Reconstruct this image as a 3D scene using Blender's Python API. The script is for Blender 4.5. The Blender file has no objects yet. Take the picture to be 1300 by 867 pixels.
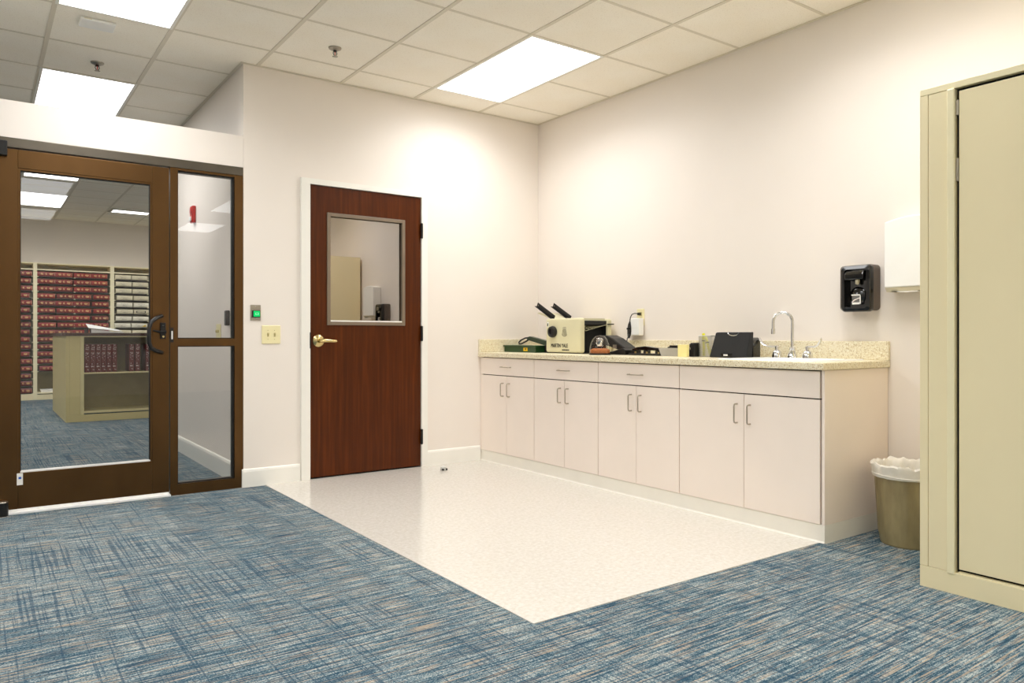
import bpy, bmesh, math, random
from mathutils import Vector, Matrix
random.seed(7)
SC = bpy.context.scene
COL = SC.collection
PI = math.pi

# ------------------------------------------------------------------ camera, world, exposure
cam_d = bpy.data.cameras.new('camera')
cam = bpy.data.objects.new('camera', cam_d)
COL.objects.link(cam)
cam.location = (-4.0327, -5.2247, 1.0341)
cam.rotation_euler = (PI / 2, 0, math.radians(54.2137 - 90))
cam_d.sensor_width = 36.0
cam_d.lens = 943.213 / 1300 * 36
cam_d.shift_x = -2.6 / 1300
cam_d.shift_y = -6.0 / 1300
cam_d.clip_start = 0.05
SC.camera = cam
world = bpy.data.worlds.new('world')
SC.world = world
world.use_nodes = True
world.node_tree.nodes['Background'].inputs[0].default_value = (0.5, 0.47, 0.42, 1)
world.node_tree.nodes['Background'].inputs[1].default_value = 0.05
SC.view_settings.view_transform = 'Standard'
SC.view_settings.look = 'None'
SC.view_settings.exposure = 0.0
SC.view_settings.gamma = 1.0
SC.view_settings.use_curve_mapping = False
SC.cycles.max_bounces = 10
SC.cycles.diffuse_bounces = 8
SC.cycles.glossy_bounces = 5
SC.cycles.transparent_max_bounces = 12
LENS = 5.0             # radiance of the ceiling lenses
WATT = 15.9            # each troffer's downward lamp
SPREAD = 150           # its cut-off angle, degrees

# ------------------------------------------------------------------ materials
def S(r, g, b):
    def f(c):
        c = c / 255.0
        return c / 12.92 if c <= 0.04045 else ((c + 0.055) / 1.055) ** 2.4
    return (f(r), f(g), f(b), 1.0)

class NT:
    def __init__(self, name):
        self.m = bpy.data.materials.new(name)
        self.m.use_nodes = True
        self.t = self.m.node_tree
        self.t.nodes.clear()
        self.out = self.n('ShaderNodeOutputMaterial')
    def n(self, kind, **kw):
        nd = self.t.nodes.new(kind)
        for k, v in kw.items():
            setattr(nd, k, v)
        return nd
    def l(self, a, b):
        self.t.links.new(a, b)
    def set(self, nd, **kw):
        for k, v in kw.items():
            nd.inputs[k.replace('_', ' ')].default_value = v
    def vec(self, scale=(1, 1, 1), loc=(0, 0, 0)):
        tc = self.n('ShaderNodeTexCoord')
        mp = self.n('ShaderNodeMapping')
        mp.inputs['Scale'].default_value = scale
        mp.inputs['Location'].default_value = loc
        self.l(tc.outputs['Object'], mp.inputs['Vector'])
        return mp.outputs['Vector']
    def noise(self, scale=(1, 1, 1), loc=(0, 0, 0), sc=1.0, detail=2.0, rough=0.5):
        nz = self.n('ShaderNodeTexNoise')
        self.l(self.vec(scale, loc), nz.inputs['Vector'])
        nz.inputs['Scale'].default_value = sc
        nz.inputs['Detail'].default_value = detail
        nz.inputs['Roughness'].default_value = rough
        return nz.outputs['Fac']
    def ramp(self, fac, stops, interp='LINEAR'):
        r = self.n('ShaderNodeValToRGB')
        r.color_ramp.interpolation = interp
        el = r.color_ramp.elements
        while len(el) < len(stops):
            el.new(0.5)
        for e, (p, c) in zip(el, stops):
            e.position = p
            e.color = c
        self.l(fac, r.inputs['Fac'])
        return r.outputs['Color']
    def mix(self, fac, a, b, mode='MIX'):
        mx = self.n('ShaderNodeMix', data_type='RGBA', blend_type=mode)
        for s, v in ((0, fac), (6, a), (7, b)):
            if isinstance(v, (tuple, float, int)):
                mx.inputs[s].default_value = v
            else:
                self.l(v, mx.inputs[s])
        return mx.outputs[2]
    def math(self, op, a, b=0.0, c=None):
        nd = self.n('ShaderNodeMath', operation=op)
        for i, v in enumerate((a, b, c)):
            if v is None:
                continue
            if isinstance(v, (int, float)):
                nd.inputs[i].default_value = v
            else:
                self.l(v, nd.inputs[i])
        return nd.outputs[0]
    def bsdf(self, color, rough=0.5, metal=0.0, bump=None, bump_s=0.2, bump_d=0.002, spec=0.5, coat=0.0):
        b = self.n('ShaderNodeBsdfPrincipled')
        if isinstance(color, tuple):
            b.inputs['Base Color'].default_value = color
        else:
            self.l(color, b.inputs['Base Color'])
        if isinstance(rough, float):
            b.inputs['Roughness'].default_value = rough
        else:
            self.l(rough, b.inputs['Roughness'])
        b.inputs['Metallic'].default_value = metal
        b.inputs['Specular IOR Level'].default_value = spec
        b.inputs['Coat Weight'].default_value = coat
        if bump is not None:
            bp = self.n('ShaderNodeBump')
            bp.inputs['Strength'].default_value = bump_s
            bp.inputs['Distance'].default_value = bump_d
            self.l(bump, bp.inputs['Height'])
            self.l(bp.outputs['Normal'], b.inputs['Normal'])
        self.l(b.outputs[0], self.out.inputs['Surface'])
        return b

def plain(name, color, rough=0.5, metal=0.0, spec=0.5, var=0.06, vs=9.0, bump=0.0, bs=300.0, coat=0.0):
    """a surface of one colour with a slight natural unevenness"""
    N = NT(name)
    f = N.noise(sc=vs, detail=3)
    dark = tuple(c * (1 - var) for c in color[:3]) + (1,)
    lite = tuple(min(1, c * (1 + var)) for c in color[:3]) + (1,)
    c = N.ramp(f, [(0.3, dark), (0.7, lite)])
    bmp = N.noise(sc=bs, detail=2) if bump else None
    N.bsdf(c, rough, metal, bmp, bump, 0.001, spec, coat)
    return N.m

def emit(name, color, strength):
    N = NT(name)
    e = N.n('ShaderNodeEmission')
    e.inputs[0].default_value = color
    e.inputs[1].default_value = strength
    N.l(e.outputs[0], N.out.inputs['Surface'])
    return N.m

def glass_sheet(name, tint=(0.95, 0.96, 0.95, 1), gloss=None, gloss_col=(1, 1, 1, 1)):
    N = NT(name)
    tr = N.n('ShaderNodeBsdfTransparent'); tr.inputs[0].default_value = tint
    gl = N.n('ShaderNodeBsdfGlossy'); gl.inputs['Roughness'].default_value = 0.0; gl.inputs['Color'].default_value = gloss_col
    mx = N.n('ShaderNodeMixShader')
    if gloss is None:
        fr = N.n('ShaderNodeFresnel')
        geo = N.n('ShaderNodeNewGeometry')
        N.l(N.math('SUBTRACT', 1.4, N.math('MULTIPLY', geo.outputs['Backfacing'], 1.4 - 1 / 1.4)), fr.inputs['IOR'])
        N.l(fr.outputs[0], mx.inputs[0])
    else:
        mx.inputs[0].default_value = gloss
    N.l(tr.outputs[0], mx.inputs[1]); N.l(gl.outputs[0], mx.inputs[2])
    N.l(mx.outputs[0], N.out.inputs['Surface'])
    return N.m

M = {}
M['wall'] = plain('wall_paint', S(237, 229, 220), 0.55, var=0.012, vs=2.0, bump=0.05, bs=500)
M['white_paint'] = plain('white_trim_paint', S(240, 238, 230), 0.35, var=0.01)
M['vinyl_base'] = plain('cream_cove_base', S(243, 239, 228), 0.4, var=0.02)
M['laminate'] = plain('cabinet_laminate', S(246, 234, 223), 0.42, var=0.015, vs=4)
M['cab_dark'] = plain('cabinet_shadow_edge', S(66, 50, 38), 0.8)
M['pull'] = plain('brushed_nickel', S(186, 176, 160), 0.28, 1.0)
M['chrome'] = plain('chrome', S(226, 226, 226), 0.07, 1.0, var=0.01)
M['brass'] = plain('satin_brass', S(206, 186, 132), 0.22, 1.0)
M['black'] = plain('black_plastic', S(26, 25, 24), 0.42)
M['black_gloss'] = plain('glossy_black_plastic', S(14, 13, 13), 0.1, var=0.02, coat=0.5)
M['black_metal'] = plain('black_metal', S(30, 29, 28), 0.38, 0.3)
M['grey_brown'] = plain('grey_brown_plastic', S(92, 80, 70), 0.5)
M['dark_void'] = plain('dark_recess', S(14, 13, 12), 0.9)
M['putty'] = plain('putty_enamel', S(244, 231, 190), 0.42, var=0.015, vs=3, bump=0.03, bs=900)
M['putty_light'] = plain('putty_enamel_edge', S(245, 235, 196), 0.4, var=0.01)
M['khaki_in'] = plain('putty_enamel_inside', S(216, 204, 166), 0.5, var=0.02)
M['island_top'] = plain('dark_walnut_top', S(72, 44, 34), 0.35)
M['ivory'] = plain('ivory_plastic', S(238, 228, 180), 0.35, var=0.01)
M['ivory_dark'] = plain('ivory_toggle', S(198, 184, 128), 0.35)
M['white_plastic'] = plain('white_plastic', S(244, 244, 240), 0.3, var=0.01)
M['cream_plastic'] = plain('cream_plastic', S(226, 218, 192), 0.4)
M['beige_enamel'] = plain('beige_enamel', S(218, 212, 176), 0.38, var=0.015)
M['steel'] = plain('stainless_steel', S(170, 164, 152), 0.35, 1.0)
M['green'] = plain('dark_green_enamel', S(28, 66, 30), 0.3)
M['green_deep'] = plain('deep_green_enamel', S(18, 48, 22), 0.3)
M['yellow'] = plain('yellow_label', S(240, 196, 20), 0.5)
M['highlighter'] = plain('yellow_highlighter', S(226, 222, 20), 0.35)
M['note'] = plain('pale_yellow_notes', S(240, 230, 160), 0.6)
M['rust'] = plain('brown_shavings', S(178, 106, 54), 0.8, var=0.3, vs=160, bump=0.6, bs=200)
M['red'] = plain('red_plastic', S(190, 24, 22), 0.35)
M['blue'] = plain('blue_print', S(30, 90, 190), 0.5)
M['gold'] = plain('gold_lettering', S(236, 192, 130), 0.4, 0.0)
M['shelf_dark'] = plain('dark_roller_steel', S(40, 34, 26), 0.7)
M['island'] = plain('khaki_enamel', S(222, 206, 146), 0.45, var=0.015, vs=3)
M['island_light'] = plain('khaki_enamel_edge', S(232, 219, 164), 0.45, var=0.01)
M['inside_shaded'] = plain('khaki_enamel_shaded', S(166, 154, 112), 0.5)  # darker copy of the enamel, shade of the insides put into the colour
M['silver_letter'] = plain('pale_lettering', S(236, 222, 216), 0.5)
M['ink'] = plain('black_ink', S(28, 26, 22), 0.6)
M['ink_grey'] = plain('grey_ink', S(120, 110, 96), 0.6)
M['paper'] = plain('white_paper', S(238, 236, 230), 0.6)
M['liner'] = plain('white_bin_liner', S(232, 228, 218), 0.4, var=0.05, vs=20)
M['door_wood'] = None
M['grid'] = plain('ceiling_grid_enamel', S(222, 214, 196), 0.5, var=0.01)
M['lens'] = emit('light_lens', (1.0, 0.992, 0.992, 1), LENS)
M['green_led'] = emit('green_button_light', (0.01, 0.72, 0.16, 1), 1.0)
M['green_led_mark'] = emit('button_mark_light', (0.45, 1.0, 0.6, 1), 1.0)
M['glass'] = glass_sheet('clear_glass', (0.98, 0.98, 0.975, 1))
M['mirror_glass'] = glass_sheet('reflective_film_glass', (0.25, 0.24, 0.23, 1), 0.6, (0.66, 0.62, 0.595, 1))
M['jar_glass'] = glass_sheet('clear_jar_plastic', (0.9, 0.9, 0.9, 1))
M['rack'] = plain('olive_grey_wire', S(150, 146, 118), 0.45, 0.2)
M['wire'] = plain('bright_wire', S(214, 214, 210), 0.35, 0.6)
M['frost'] = glass_sheet('smoky_clear_plastic', (0.78, 0.78, 0.76, 1), 0.25, (0.9, 0.9, 0.88, 1))

def haze_plastic(name, col, opaque):
    N = NT(name)
    tr = N.n('ShaderNodeBsdfTransparent')
    b = N.n('ShaderNodeBsdfPrincipled'); b.inputs['Base Color'].default_value = col; b.inputs['Roughness'].default_value = 0.25
    mx = N.n('ShaderNodeMixShader'); mx.inputs[0].default_value = opaque
    N.l(tr.outputs[0], mx.inputs[1]); N.l(b.outputs[0], mx.inputs[2]); N.l(mx.outputs[0], N.out.inputs['Surface'])
    return N.m
M['tray_clear'] = haze_plastic('cloudy_clear_plastic', S(206, 203, 196), 0.55)

def red_cover(name, col):
    return plain(name, col, 0.38, var=0.12, vs=14)
REDS = [red_cover('red_ledger_cloth', S(132, 20, 24)), red_cover('dark_red_ledger_cloth', S(114, 15, 20)), red_cover('bright_red_ledger_cloth', S(148, 26, 26))]
CREAMS = [plain('cream_ledger_cloth', S(226, 216, 184), 0.5, var=0.05), plain('pale_cream_ledger_cloth', S(236, 230, 208), 0.5, var=0.04)]
M['red_upright'] = red_cover('maroon_binder_cloth', S(98, 10, 14))

def make_bronze():
    N = NT('bronze_anodised_aluminium')
    f = N.noise((3, 3, 1.2), sc=2.0, detail=3)
    c = N.ramp(f, [(0.3, S(98, 71, 42)), (0.7, S(106, 77, 46))])
    N.bsdf(c, 0.3, 0.92, spec=0.5)
    return N.m
M['bronze'] = make_bronze()
M['bronze_dark'] = plain('grey_bronze_header', S(104, 97, 86), 0.3, 0.8)

def make_wood():
    N = NT('cherry_veneer')
    g = N.noise((60, 60, 2.2), sc=1.0, detail=5, rough=0.6)
    g2 = N.noise((9, 9, 1.0), sc=1.0, detail=3)
    wv = N.n('ShaderNodeTexWave', wave_type='BANDS', bands_direction='X')
    N.l(N.vec((1, 1, 0.12)), wv.inputs['Vector'])
    N.set(wv, Scale=5.0, Distortion=9.0, Detail=3.0)
    wv.inputs['Detail Scale'].default_value = 1.5
    f = N.math('ADD', N.math('MULTIPLY', g, 0.6), N.math('ADD', N.math('MULTIPLY', g2, 0.34), N.math('MULTIPLY', wv.outputs['Fac'], 0.06)))
    c = N.ramp(f, [(0.3, S(62, 25, 2)), (0.5, S(78, 34, 5)), (0.7, S(98, 46, 9))])
    N.bsdf(c, 0.32, 0.0, g, 0.08, 0.0006, spec=0.2)
    return N.m
M['door_wood'] = make_wood()

def make_tile():
    N = NT('acoustic_ceiling_tile')
    v = N.n('ShaderNodeTexVoronoi', feature='F1')
    N.l(N.vec(), v.inputs['Vector']); v.inputs['Scale'].default_value = 85.0
    pit = N.noise(sc=150, detail=3, rough=0.7)
    pitc = N.ramp(pit, [(0.30, (0.58, 0.55, 0.5, 1)), (0.40, (1, 1, 1, 1))])
    soft = N.noise(sc=3, detail=2)
    base = N.ramp(soft, [(0.3, S(250, 243, 228)), (0.7, S(252, 247, 235))])
    dots = N.ramp(v.outputs['Distance'], [(0.10, (0.55, 0.5, 0.44, 1)), (0.2, (1, 1, 1, 1))])
    c = N.mix(0.5, base, pitc, 'MULTIPLY')
    c = N.mix(0.4, c, dots, 'MULTIPLY')
    N.bsdf(c, 0.85, 0.0, pit, 0.3, 0.002, spec=0.2)
    return N.m
M['tile'] = make_tile()

def make_carpet():
    N = NT('woven_blue_carpet')
    sx = N.noise((4.6, 120, 1), sc=1.0, detail=2.5, rough=0.6)          # streaks along x
    sx2 = N.noise((9.0, 100, 1), (3.1, 7.7, 0), sc=1.0, detail=1.5)
    sy = N.noise((115, 1.5, 1), (1.7, 0.3, 0), sc=1.0, detail=2.0)       # cross strokes along y
    big = N.noise((1.1, 1.1, 1), (5, 2, 0), sc=1.0, detail=1.0)
    blot = N.noise((5.0, 7.0, 1), (9, 4, 0), sc=1.0, detail=2.0)
    # half-metre carpet tiles, each a little different
    cell = N.n('ShaderNodeTexWhiteNoise', noise_dimensions='2D')
    cf = N.n('ShaderNodeVectorMath', operation='FLOOR')
    N.l(N.vec((2, 2, 1), (0.3, 0.1, 0)), cf.inputs[0]); N.l(cf.outputs[0], cell.inputs['Vector'])
    # warp and weft threads
    wn = N.n('ShaderNodeTexWhiteNoise', noise_dimensions='2D')
    tc = N.vec((270, 330, 1))
    sn = N.n('ShaderNodeVectorMath', operation='FLOOR')
    N.l(tc, sn.inputs[0]); N.l(sn.outputs[0], wn.inputs['Vector'])
    f = N.math('ADD', N.math('MULTIPLY', sx, 0.72), N.math('MULTIPLY', sx2, 0.24))
    f = N.math('ADD', f, N.math('MULTIPLY', N.math('SUBTRACT', blot, 0.5), 0.05))
    f = N.math('ADD', f, N.math('MULTIPLY', N.math('SUBTRACT', wn.outputs['Value'], 0.5), 0.2))
    f = N.math('ADD', f, N.math('MULTIPLY', N.math('SUBTRACT', cell.outputs['Value'], 0.5), 0.05))
    c = N.ramp(f, [(0.34, S(36, 66, 84)), (0.44, S(66, 95, 110)), (0.52, S(112, 131, 138)), (0.64, S(182, 185, 178))])
    # sand coloured threads
    tn = N.noise((5.0, 130, 1), (2.2, 5.5, 0), sc=1.0, detail=2.0)
    tf = N.ramp(tn, [(0.54, (0, 0, 0, 1)), (0.62, (1, 1, 1, 1))])
    c = N.mix(N.math('MULTIPLY', tf, 0.6), c, S(186, 164, 138))
    # dark strokes across
    df = N.ramp(N.math('ADD', sy, N.math('ADD', N.math('MULTIPLY', N.math('SUBTRACT', big, 0.5), 0.3), N.math('MULTIPLY', N.math('SUBTRACT', cell.outputs['Value'], 0.5), 0.1))), [(0.555, (0, 0, 0, 1)), (0.62, (1, 1, 1, 1))])
    c = N.mix(N.math('MULTIPLY', df, 0.6), c, S(38, 70, 92))
    dx = N.ramp(N.noise((2.6, 70, 1), (6.6, 1.1, 0), sc=1.0, detail=1.5), [(0.57, (0, 0, 0, 1)), (0.66, (1, 1, 1, 1))])
    c = N.mix(N.math('MULTIPLY', dx, 0.6), c, S(36, 66, 88))
    N.bsdf(c, 0.95, 0.0, wn.outputs['Value'], 0.5, 0.002, spec=0.1)
    return N.m
M['carpet'] = make_carpet()

def make_vct():
    N = NT('cream_vinyl_tile')
    a = N.noise(sc=55, detail=4, rough=0.65)
    b = N.noise((1, 1, 1), (4, 4, 0), sc=160, detail=2)
    c = N.ramp(a, [(0.3, S(205, 199, 188)), (0.5, S(214, 209, 200)), (0.68, S(222, 218, 211))])
    sp = N.ramp(b, [(0.28, S(190, 172, 145)), (0.36, (1, 1, 1, 1))])
    c = N.mix(0.25, c, sp, 'MULTIPLY')
    wob = N.noise(sc=12, detail=2)
    N.bsdf(c, 0.16, 0.0, wob, 0.03, 0.004, spec=0.5)
    return N.m
M['vct'] = make_vct()

def make_counter():
    N = NT('speckled_laminate')
    v = N.n('ShaderNodeTexVoronoi', feature='F1')
    N.l(N.vec(), v.inputs['Vector']); v.inputs['Scale'].default_value = 230.0
    sep = N.n('ShaderNodeSeparateColor'); N.l(v.outputs['Color'], sep.inputs[0])
    c = N.ramp(sep.outputs[0], [(0.0, S(214, 199, 160)), (0.12, S(226, 214, 180)), (0.4, S(234, 225, 196)), (0.75, S(241, 235, 212)), (0.95, S(190, 170, 130))], 'CONSTANT')
    N.bsdf(c, 0.3, 0.0, spec=0.45)
    return N.m
M['counter'] = make_counter()

def make_bin():
    N = NT('khaki_bin_metal')
    a = N.noise((6, 6, 2), sc=3.0, detail=4)
    c = N.ramp(a, [(0.3, S(140, 127, 92)), (0.7, S(168, 154, 114))])
    N.bsdf(c, 0.45, 0.15)
    return N.m
M['bin'] = make_bin()

# ------------------------------------------------------------------ mesh helpers
ORG = {}          # object -> world origin of its frame

def bm_box(bm, x0, x1, y0, y1, z0, z1):
    vs = [bm.verts.new(p) for p in ((x0, y0, z0), (x1, y0, z0), (x1, y1, z0), (x0, y1, z0), (x0, y0, z1), (x1, y0, z1), (x1, y1, z1), (x0, y1, z1))]
    for q in ((0, 3, 2, 1), (4, 5, 6, 7), (0, 1, 5, 4), (1, 2, 6, 5), (2, 3, 7, 6), (3, 0, 4, 7)):
        bm.faces.new([vs[i] for i in q])
    return vs

def frame_of(d):
    d = d.normalized()
    u = d.orthogonal().normalized()
    return u, d.cross(u)

def bm_tube(bm, pts, r, n=8, cap=True, close=False):
    pts = [Vector(p) for p in pts]
    rs = r if isinstance(r, (list, tuple)) else [r] * len(pts)
    rings = []
    u = None
    m = len(pts)
    for i, p in enumerate(pts):
        if close:
            d = pts[(i + 1) % m] - pts[i - 1]
        else:
            d = pts[min(i + 1, m - 1)] - pts[max(i - 1, 0)]
        d.normalize()
        if u is None:
            u = d.orthogonal().normalized()
        u = (u - d * u.dot(d)).normalized()
        w = d.cross(u)
        rings.append([bm.verts.new(p + (u * math.cos(2 * PI * k / n) + w * math.sin(2 * PI * k / n)) * rs[i]) for k in range(n)])
    rng = range(m) if close else range(m - 1)
    for i in rng:
        a, b = rings[i], rings[(i + 1) % m]
        for k in range(n):
            bm.faces.new((a[k], a[(k + 1) % n], b[(k + 1) % n], b[k]))
    if cap and not close:
        bm.faces.new(rings[0][::-1]); bm.faces.new(rings[-1])
    return rings

def arc(c, r, a0, a1, n, axis='y'):
    out = []
    for i in range(n + 1):
        a = a0 + (a1 - a0) * i / n
        if axis == 'y':
            out.append((c[0] + r * math.cos(a), c[1], c[2] + r * math.sin(a)))
        elif axis == 'x':
            out.append((c[0], c[1] + r * math.cos(a), c[2] + r * math.sin(a)))
        else:
            out.append((c[0] + r * math.cos(a), c[1] + r * math.sin(a), c[2]))
    return out

def bm_lathe(bm, c, prof, n=20, axis='z'):
    """prof: (radius, offset along axis)"""
    rings = []
    for r, h in prof:
        ring = []
        for k in range(n):
            a = 2 * PI * k / n
            if axis == 'z':
                p = (c[0] + r * math.cos(a), c[1] + r * math.sin(a), c[2] + h)
            elif axis == 'x':
                p = (c[0] + h, c[1] + r * math.cos(a), c[2] + r * math.sin(a))
            else:
                p = (c[0] + r * math.sin(a), c[1] + h, c[2] + r * math.cos(a))
            ring.append(bm.verts.new(p))
        rings.append(ring)
    for a, b in zip(rings, rings[1:]):
        for k in range(n):
            bm.faces.new((a[k], a[(k + 1) % n], b[(k + 1) % n], b[k]))
    if prof[0][0] > 0.0005:
        bm.faces.new(rings[0][::-1])
    if prof[-1][0] > 0.0005:
        bm.faces.new(rings[-1])

def bm_prism(bm, poly, lo, hi, axis='y'):
    """poly in the plane across the axis: axis y -> (x,z), x -> (y,z), z -> (x,y)"""
    def P(p, h):
        if axis == 'y':
            return (p[0], h, p[1])
        if axis == 'x':
            return (h, p[0], p[1])
        return (p[0], p[1], h)
    a = [bm.verts.new(P(p, lo)) for p in poly]
    b = [bm.verts.new(P(p, hi)) for p in poly]
    n = len(poly)
    for k in range(n):
        bm.faces.new((a[k], a[(k + 1) % n], b[(k + 1) % n], b[k]))
    bm.faces.new(a[::-1]); bm.faces.new(b)

def new_obj(name, bm, mat, parent=None, bevel=0.0, smooth=False, seg=2, local=False):
    bmesh.ops.recalc_face_normals(bm, faces=bm.faces[:])
    if bevel:
        es = [e for e in bm.edges if len(e.link_faces) == 2 and e.calc_face_angle(0) > 0.6]
        bmesh.ops.bevel(bm, geom=es, offset=bevel, segments=seg, profile=0.5, affect='EDGES', clamp_overlap=True)
    if parent is not None and not local:
        o = ORG.get(parent.name, Vector((0, 0, 0)))
        bmesh.ops.translate(bm, verts=bm.verts[:], vec=-o)
    me = bpy.data.meshes.new(name)
    bm.to_mesh(me); bm.free()
    me.materials.append(mat)
    if smooth:
        me.polygons.foreach_set('use_smooth', [True] * len(me.polygons))
        try:
            me.set_sharp_from_angle(angle=math.radians(38))
        except Exception:
            pass
    ob = bpy.data.objects.new(name, me)
    COL.objects.link(ob)
    if parent is not None:
        ob.parent = parent
        ORG[ob.name] = ORG.get(parent.name, Vector((0, 0, 0)))
    return ob

def box(name, b, mat, parent=None, bevel=0.0, **kw):
    bm = bmesh.new()
    for q in (b if isinstance(b[0], (tuple, list)) else [b]):
        bm_box(bm, *q)
    return new_obj(name, bm, mat, parent, bevel, **kw)

def tube(name, pts, r, mat, parent=None, n=8, close=False):
    bm = bmesh.new()
    for ps in (pts if isinstance(pts[0][0], (tuple, list)) else [pts]):
        bm_tube(bm, ps, r, n, close=close)
    return new_obj(name, bm, mat, parent, smooth=True)

def lathe(name, c, prof, mat, parent=None, n=20, axis='z'):
    bm = bmesh.new(); bm_lathe(bm, c, prof, n, axis)
    return new_obj(name, bm, mat, parent, smooth=True)

def prism(name, poly, lo, hi, mat, parent=None, axis='y', bevel=0.0, smooth=False):
    bm = bmesh.new(); bm_prism(bm, poly, lo, hi, axis)
    return new_obj(name, bm, mat, parent, bevel, smooth)

def tag(o, label, cat, group=None):
    o['label'] = label; o['category'] = cat
    if group:
        o['group'] = group
    return o

def thing(name, loc, label, cat, group=None):
    o = bpy.data.objects.new(name, None)
    COL.objects.link(o)
    o.location = loc
    o.empty_display_size = 0.05
    ORG[o.name] = Vector(loc)
    return tag(o, label, cat, group)

def struct(o):
    o['kind'] = 'structure'
    return o

def copy_tree(root, loc, label=None):
    r = root.copy(); COL.objects.link(r); r.location = loc
    ORG[r.name] = Vector(loc)
    if label:
        r['label'] = label
    for ch in list(root.children):
        c = ch.copy(); COL.objects.link(c); c.parent = r
        for g in list(ch.children):
            d = g.copy(); COL.objects.link(d); d.parent = c
    return r

def text_bm(txt, size, place):
    """flat lettering as a mesh; place maps (u, v) of the text plane to a point"""
    cu = bpy.data.curves.new('lettering', 'FONT')
    cu.body = txt; cu.size = size; cu.offset = 0.0
    ob = bpy.data.objects.new('lettering', cu)
    COL.objects.link(ob)
    dg = bpy.context.evaluated_depsgraph_get()
    me = bpy.data.meshes.new_from_object(ob.evaluated_get(dg))
    bpy.data.objects.remove(ob); bpy.data.curves.remove(cu)
    bm = bmesh.new(); bm.from_mesh(me); bpy.data.meshes.remove(me)
    for v in bm.verts:
        v.co = Vector(place(v.co.x, v.co.y))
    return bm

# ------------------------------------------------------------------ room shell
ZC = 2.913      # front ceiling
ZF = 3.042      # records room ceiling
XL = -2.557     # end of the passage wall
G = 0.6096
fl = struct(box('floor', (-8.0, 2.5, -9.5, 9.62, -0.06, 0.0), M['carpet']))
vct = box('vinyl_flooring', (-2.412, -0.002, -3.098, -0.0005, 0.0, 0.003), M['vct'], fl)
vct['label'] = 'glossy cream vinyl flooring beside the blue carpet'

struct(box('wall_right', (0.0, 0.12, -9.5, 3.2, 0, ZC + 0.1), M['wall']))
struct(box('wall_back', [(XL, -2.142, 0, 0.12, 0, ZC + 0.1), (-1.148, -0.001, 0, 0.12, 0, ZC + 0.1), (-2.142, -1.148, 0, 0.12, 2.155, ZC + 0.1)], M['wall']))
struct(box('wall_passage', [(XL, XL + 0.12, 0.121, 3.2, 0, ZC + 0.1), (XL, 2.5, 3.2, 3.3, 0, ZF + 0.1)], M['wall']))
struct(box('wall_header', [(-8.0, XL - 0.001, 0.0, 0.12, 2.196, 2.412), (-8.0, -4.06, 0.0, 0.12, 0, 2.196)], M['wall']))
struct(box('wall_left', (-8.1, -8.0, -9.5, 9.62, 0, ZF + 0.1), M['wall']))
struct(box('wall_front', (-8.1, 0.12, -9.6, -9.5, 0, ZC + 0.1), M['wall']))
struct(box('wall_far', (-8.1, 2.6, 9.62, 9.72, 0, ZF + 0.1), M['wall']))
struct(box('wall_records', (2.5, 2.6, 3.2, 9.62, 0, ZF + 0.1), M['wall']))

# lights: (x0, x1, y0, y1, z)
LX1, LX0 = -0.636, -3.684
LIGHTS = [
    (LX1 - G, LX1, -0.325 - 2 * G, -0.325, ZC, 'bright troffer light in the ceiling above the wooden door and sink counter'),
    (LX0, LX0 + G, -0.325 - 2 * G, -0.325, ZC, 'bright troffer light cut by the top of the photo near the white ceiling plate'),
    (LX0, LX0 + G, -0.325 + 2 * G, -0.325 + 4 * G, ZC, 'bright troffer light seen above the white header of the glass door'),
    (-2.985 - G, -2.985, 4.62, 5.84, ZF, 'nearer of two long bright lights seen through the top of the glass door'),
    (-2.985 - G, -2.985, 7.06, 8.28, ZF, 'farther of two long bright lights seen through the top of the glass door'),
    (-2.32, -1.10, 7.97, 8.53, ZF, 'short bright light strip over the cream ledgers in the records room'),
    # unseen: first two columns continue the grid; left column added as fill
] + [
    (x, x + G, -0.325 - (k + 2) * G, -0.325 - k * G, ZC, None) for x, ks in ((LX1 - G, (4, 8, 12)), (LX0, (4, 8, 12)), (LX0 - 4 * G, (0, 4, 8, 12))) for k in ks
] + [
    (-2.985 - 5 * G, -2.985 - 4 * G, 5.84, 5.84 + 2 * G, ZF, None),  # unseen records room lights, added to brighten that room
    (-2.985 - 5 * G, -2.985 - 4 * G, 5.84 - 4 * G, 5.84 - 2 * G, ZF, None),
    (-2.985 + 4 * G, -2.985 + 5 * G, 5.84 - 2 * G, 5.84, ZF, None),
    (-2.985 + 6 * G, -2.985 + 7 * G, 5.84 + 2 * G, 5.84 + 4 * G, ZF, None),
]
HID = iter(['troffer light over the tall putty cabinet, outside the frame', 'troffer light behind the tall putty cabinet', 'troffer light nearest the rear wall on the cabinet side',
    'troffer light between the camera and the glass door', 'troffer light above and behind the camera', 'troffer light nearest the rear wall on the glass door side',
    'added fill troffer by the left wall nearest the glass door', 'second added fill troffer along the left wall from the glass door', 'third added fill troffer along the left wall from the glass door', 'added fill troffer by the left wall and rear wall',
    'added fill troffer at the left end of the records room', 'added fill troffer near the bulkhead in the left of the records room', 'added fill troffer right of the island in the records room', 'added fill troffer in the far right of the records room'])
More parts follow.
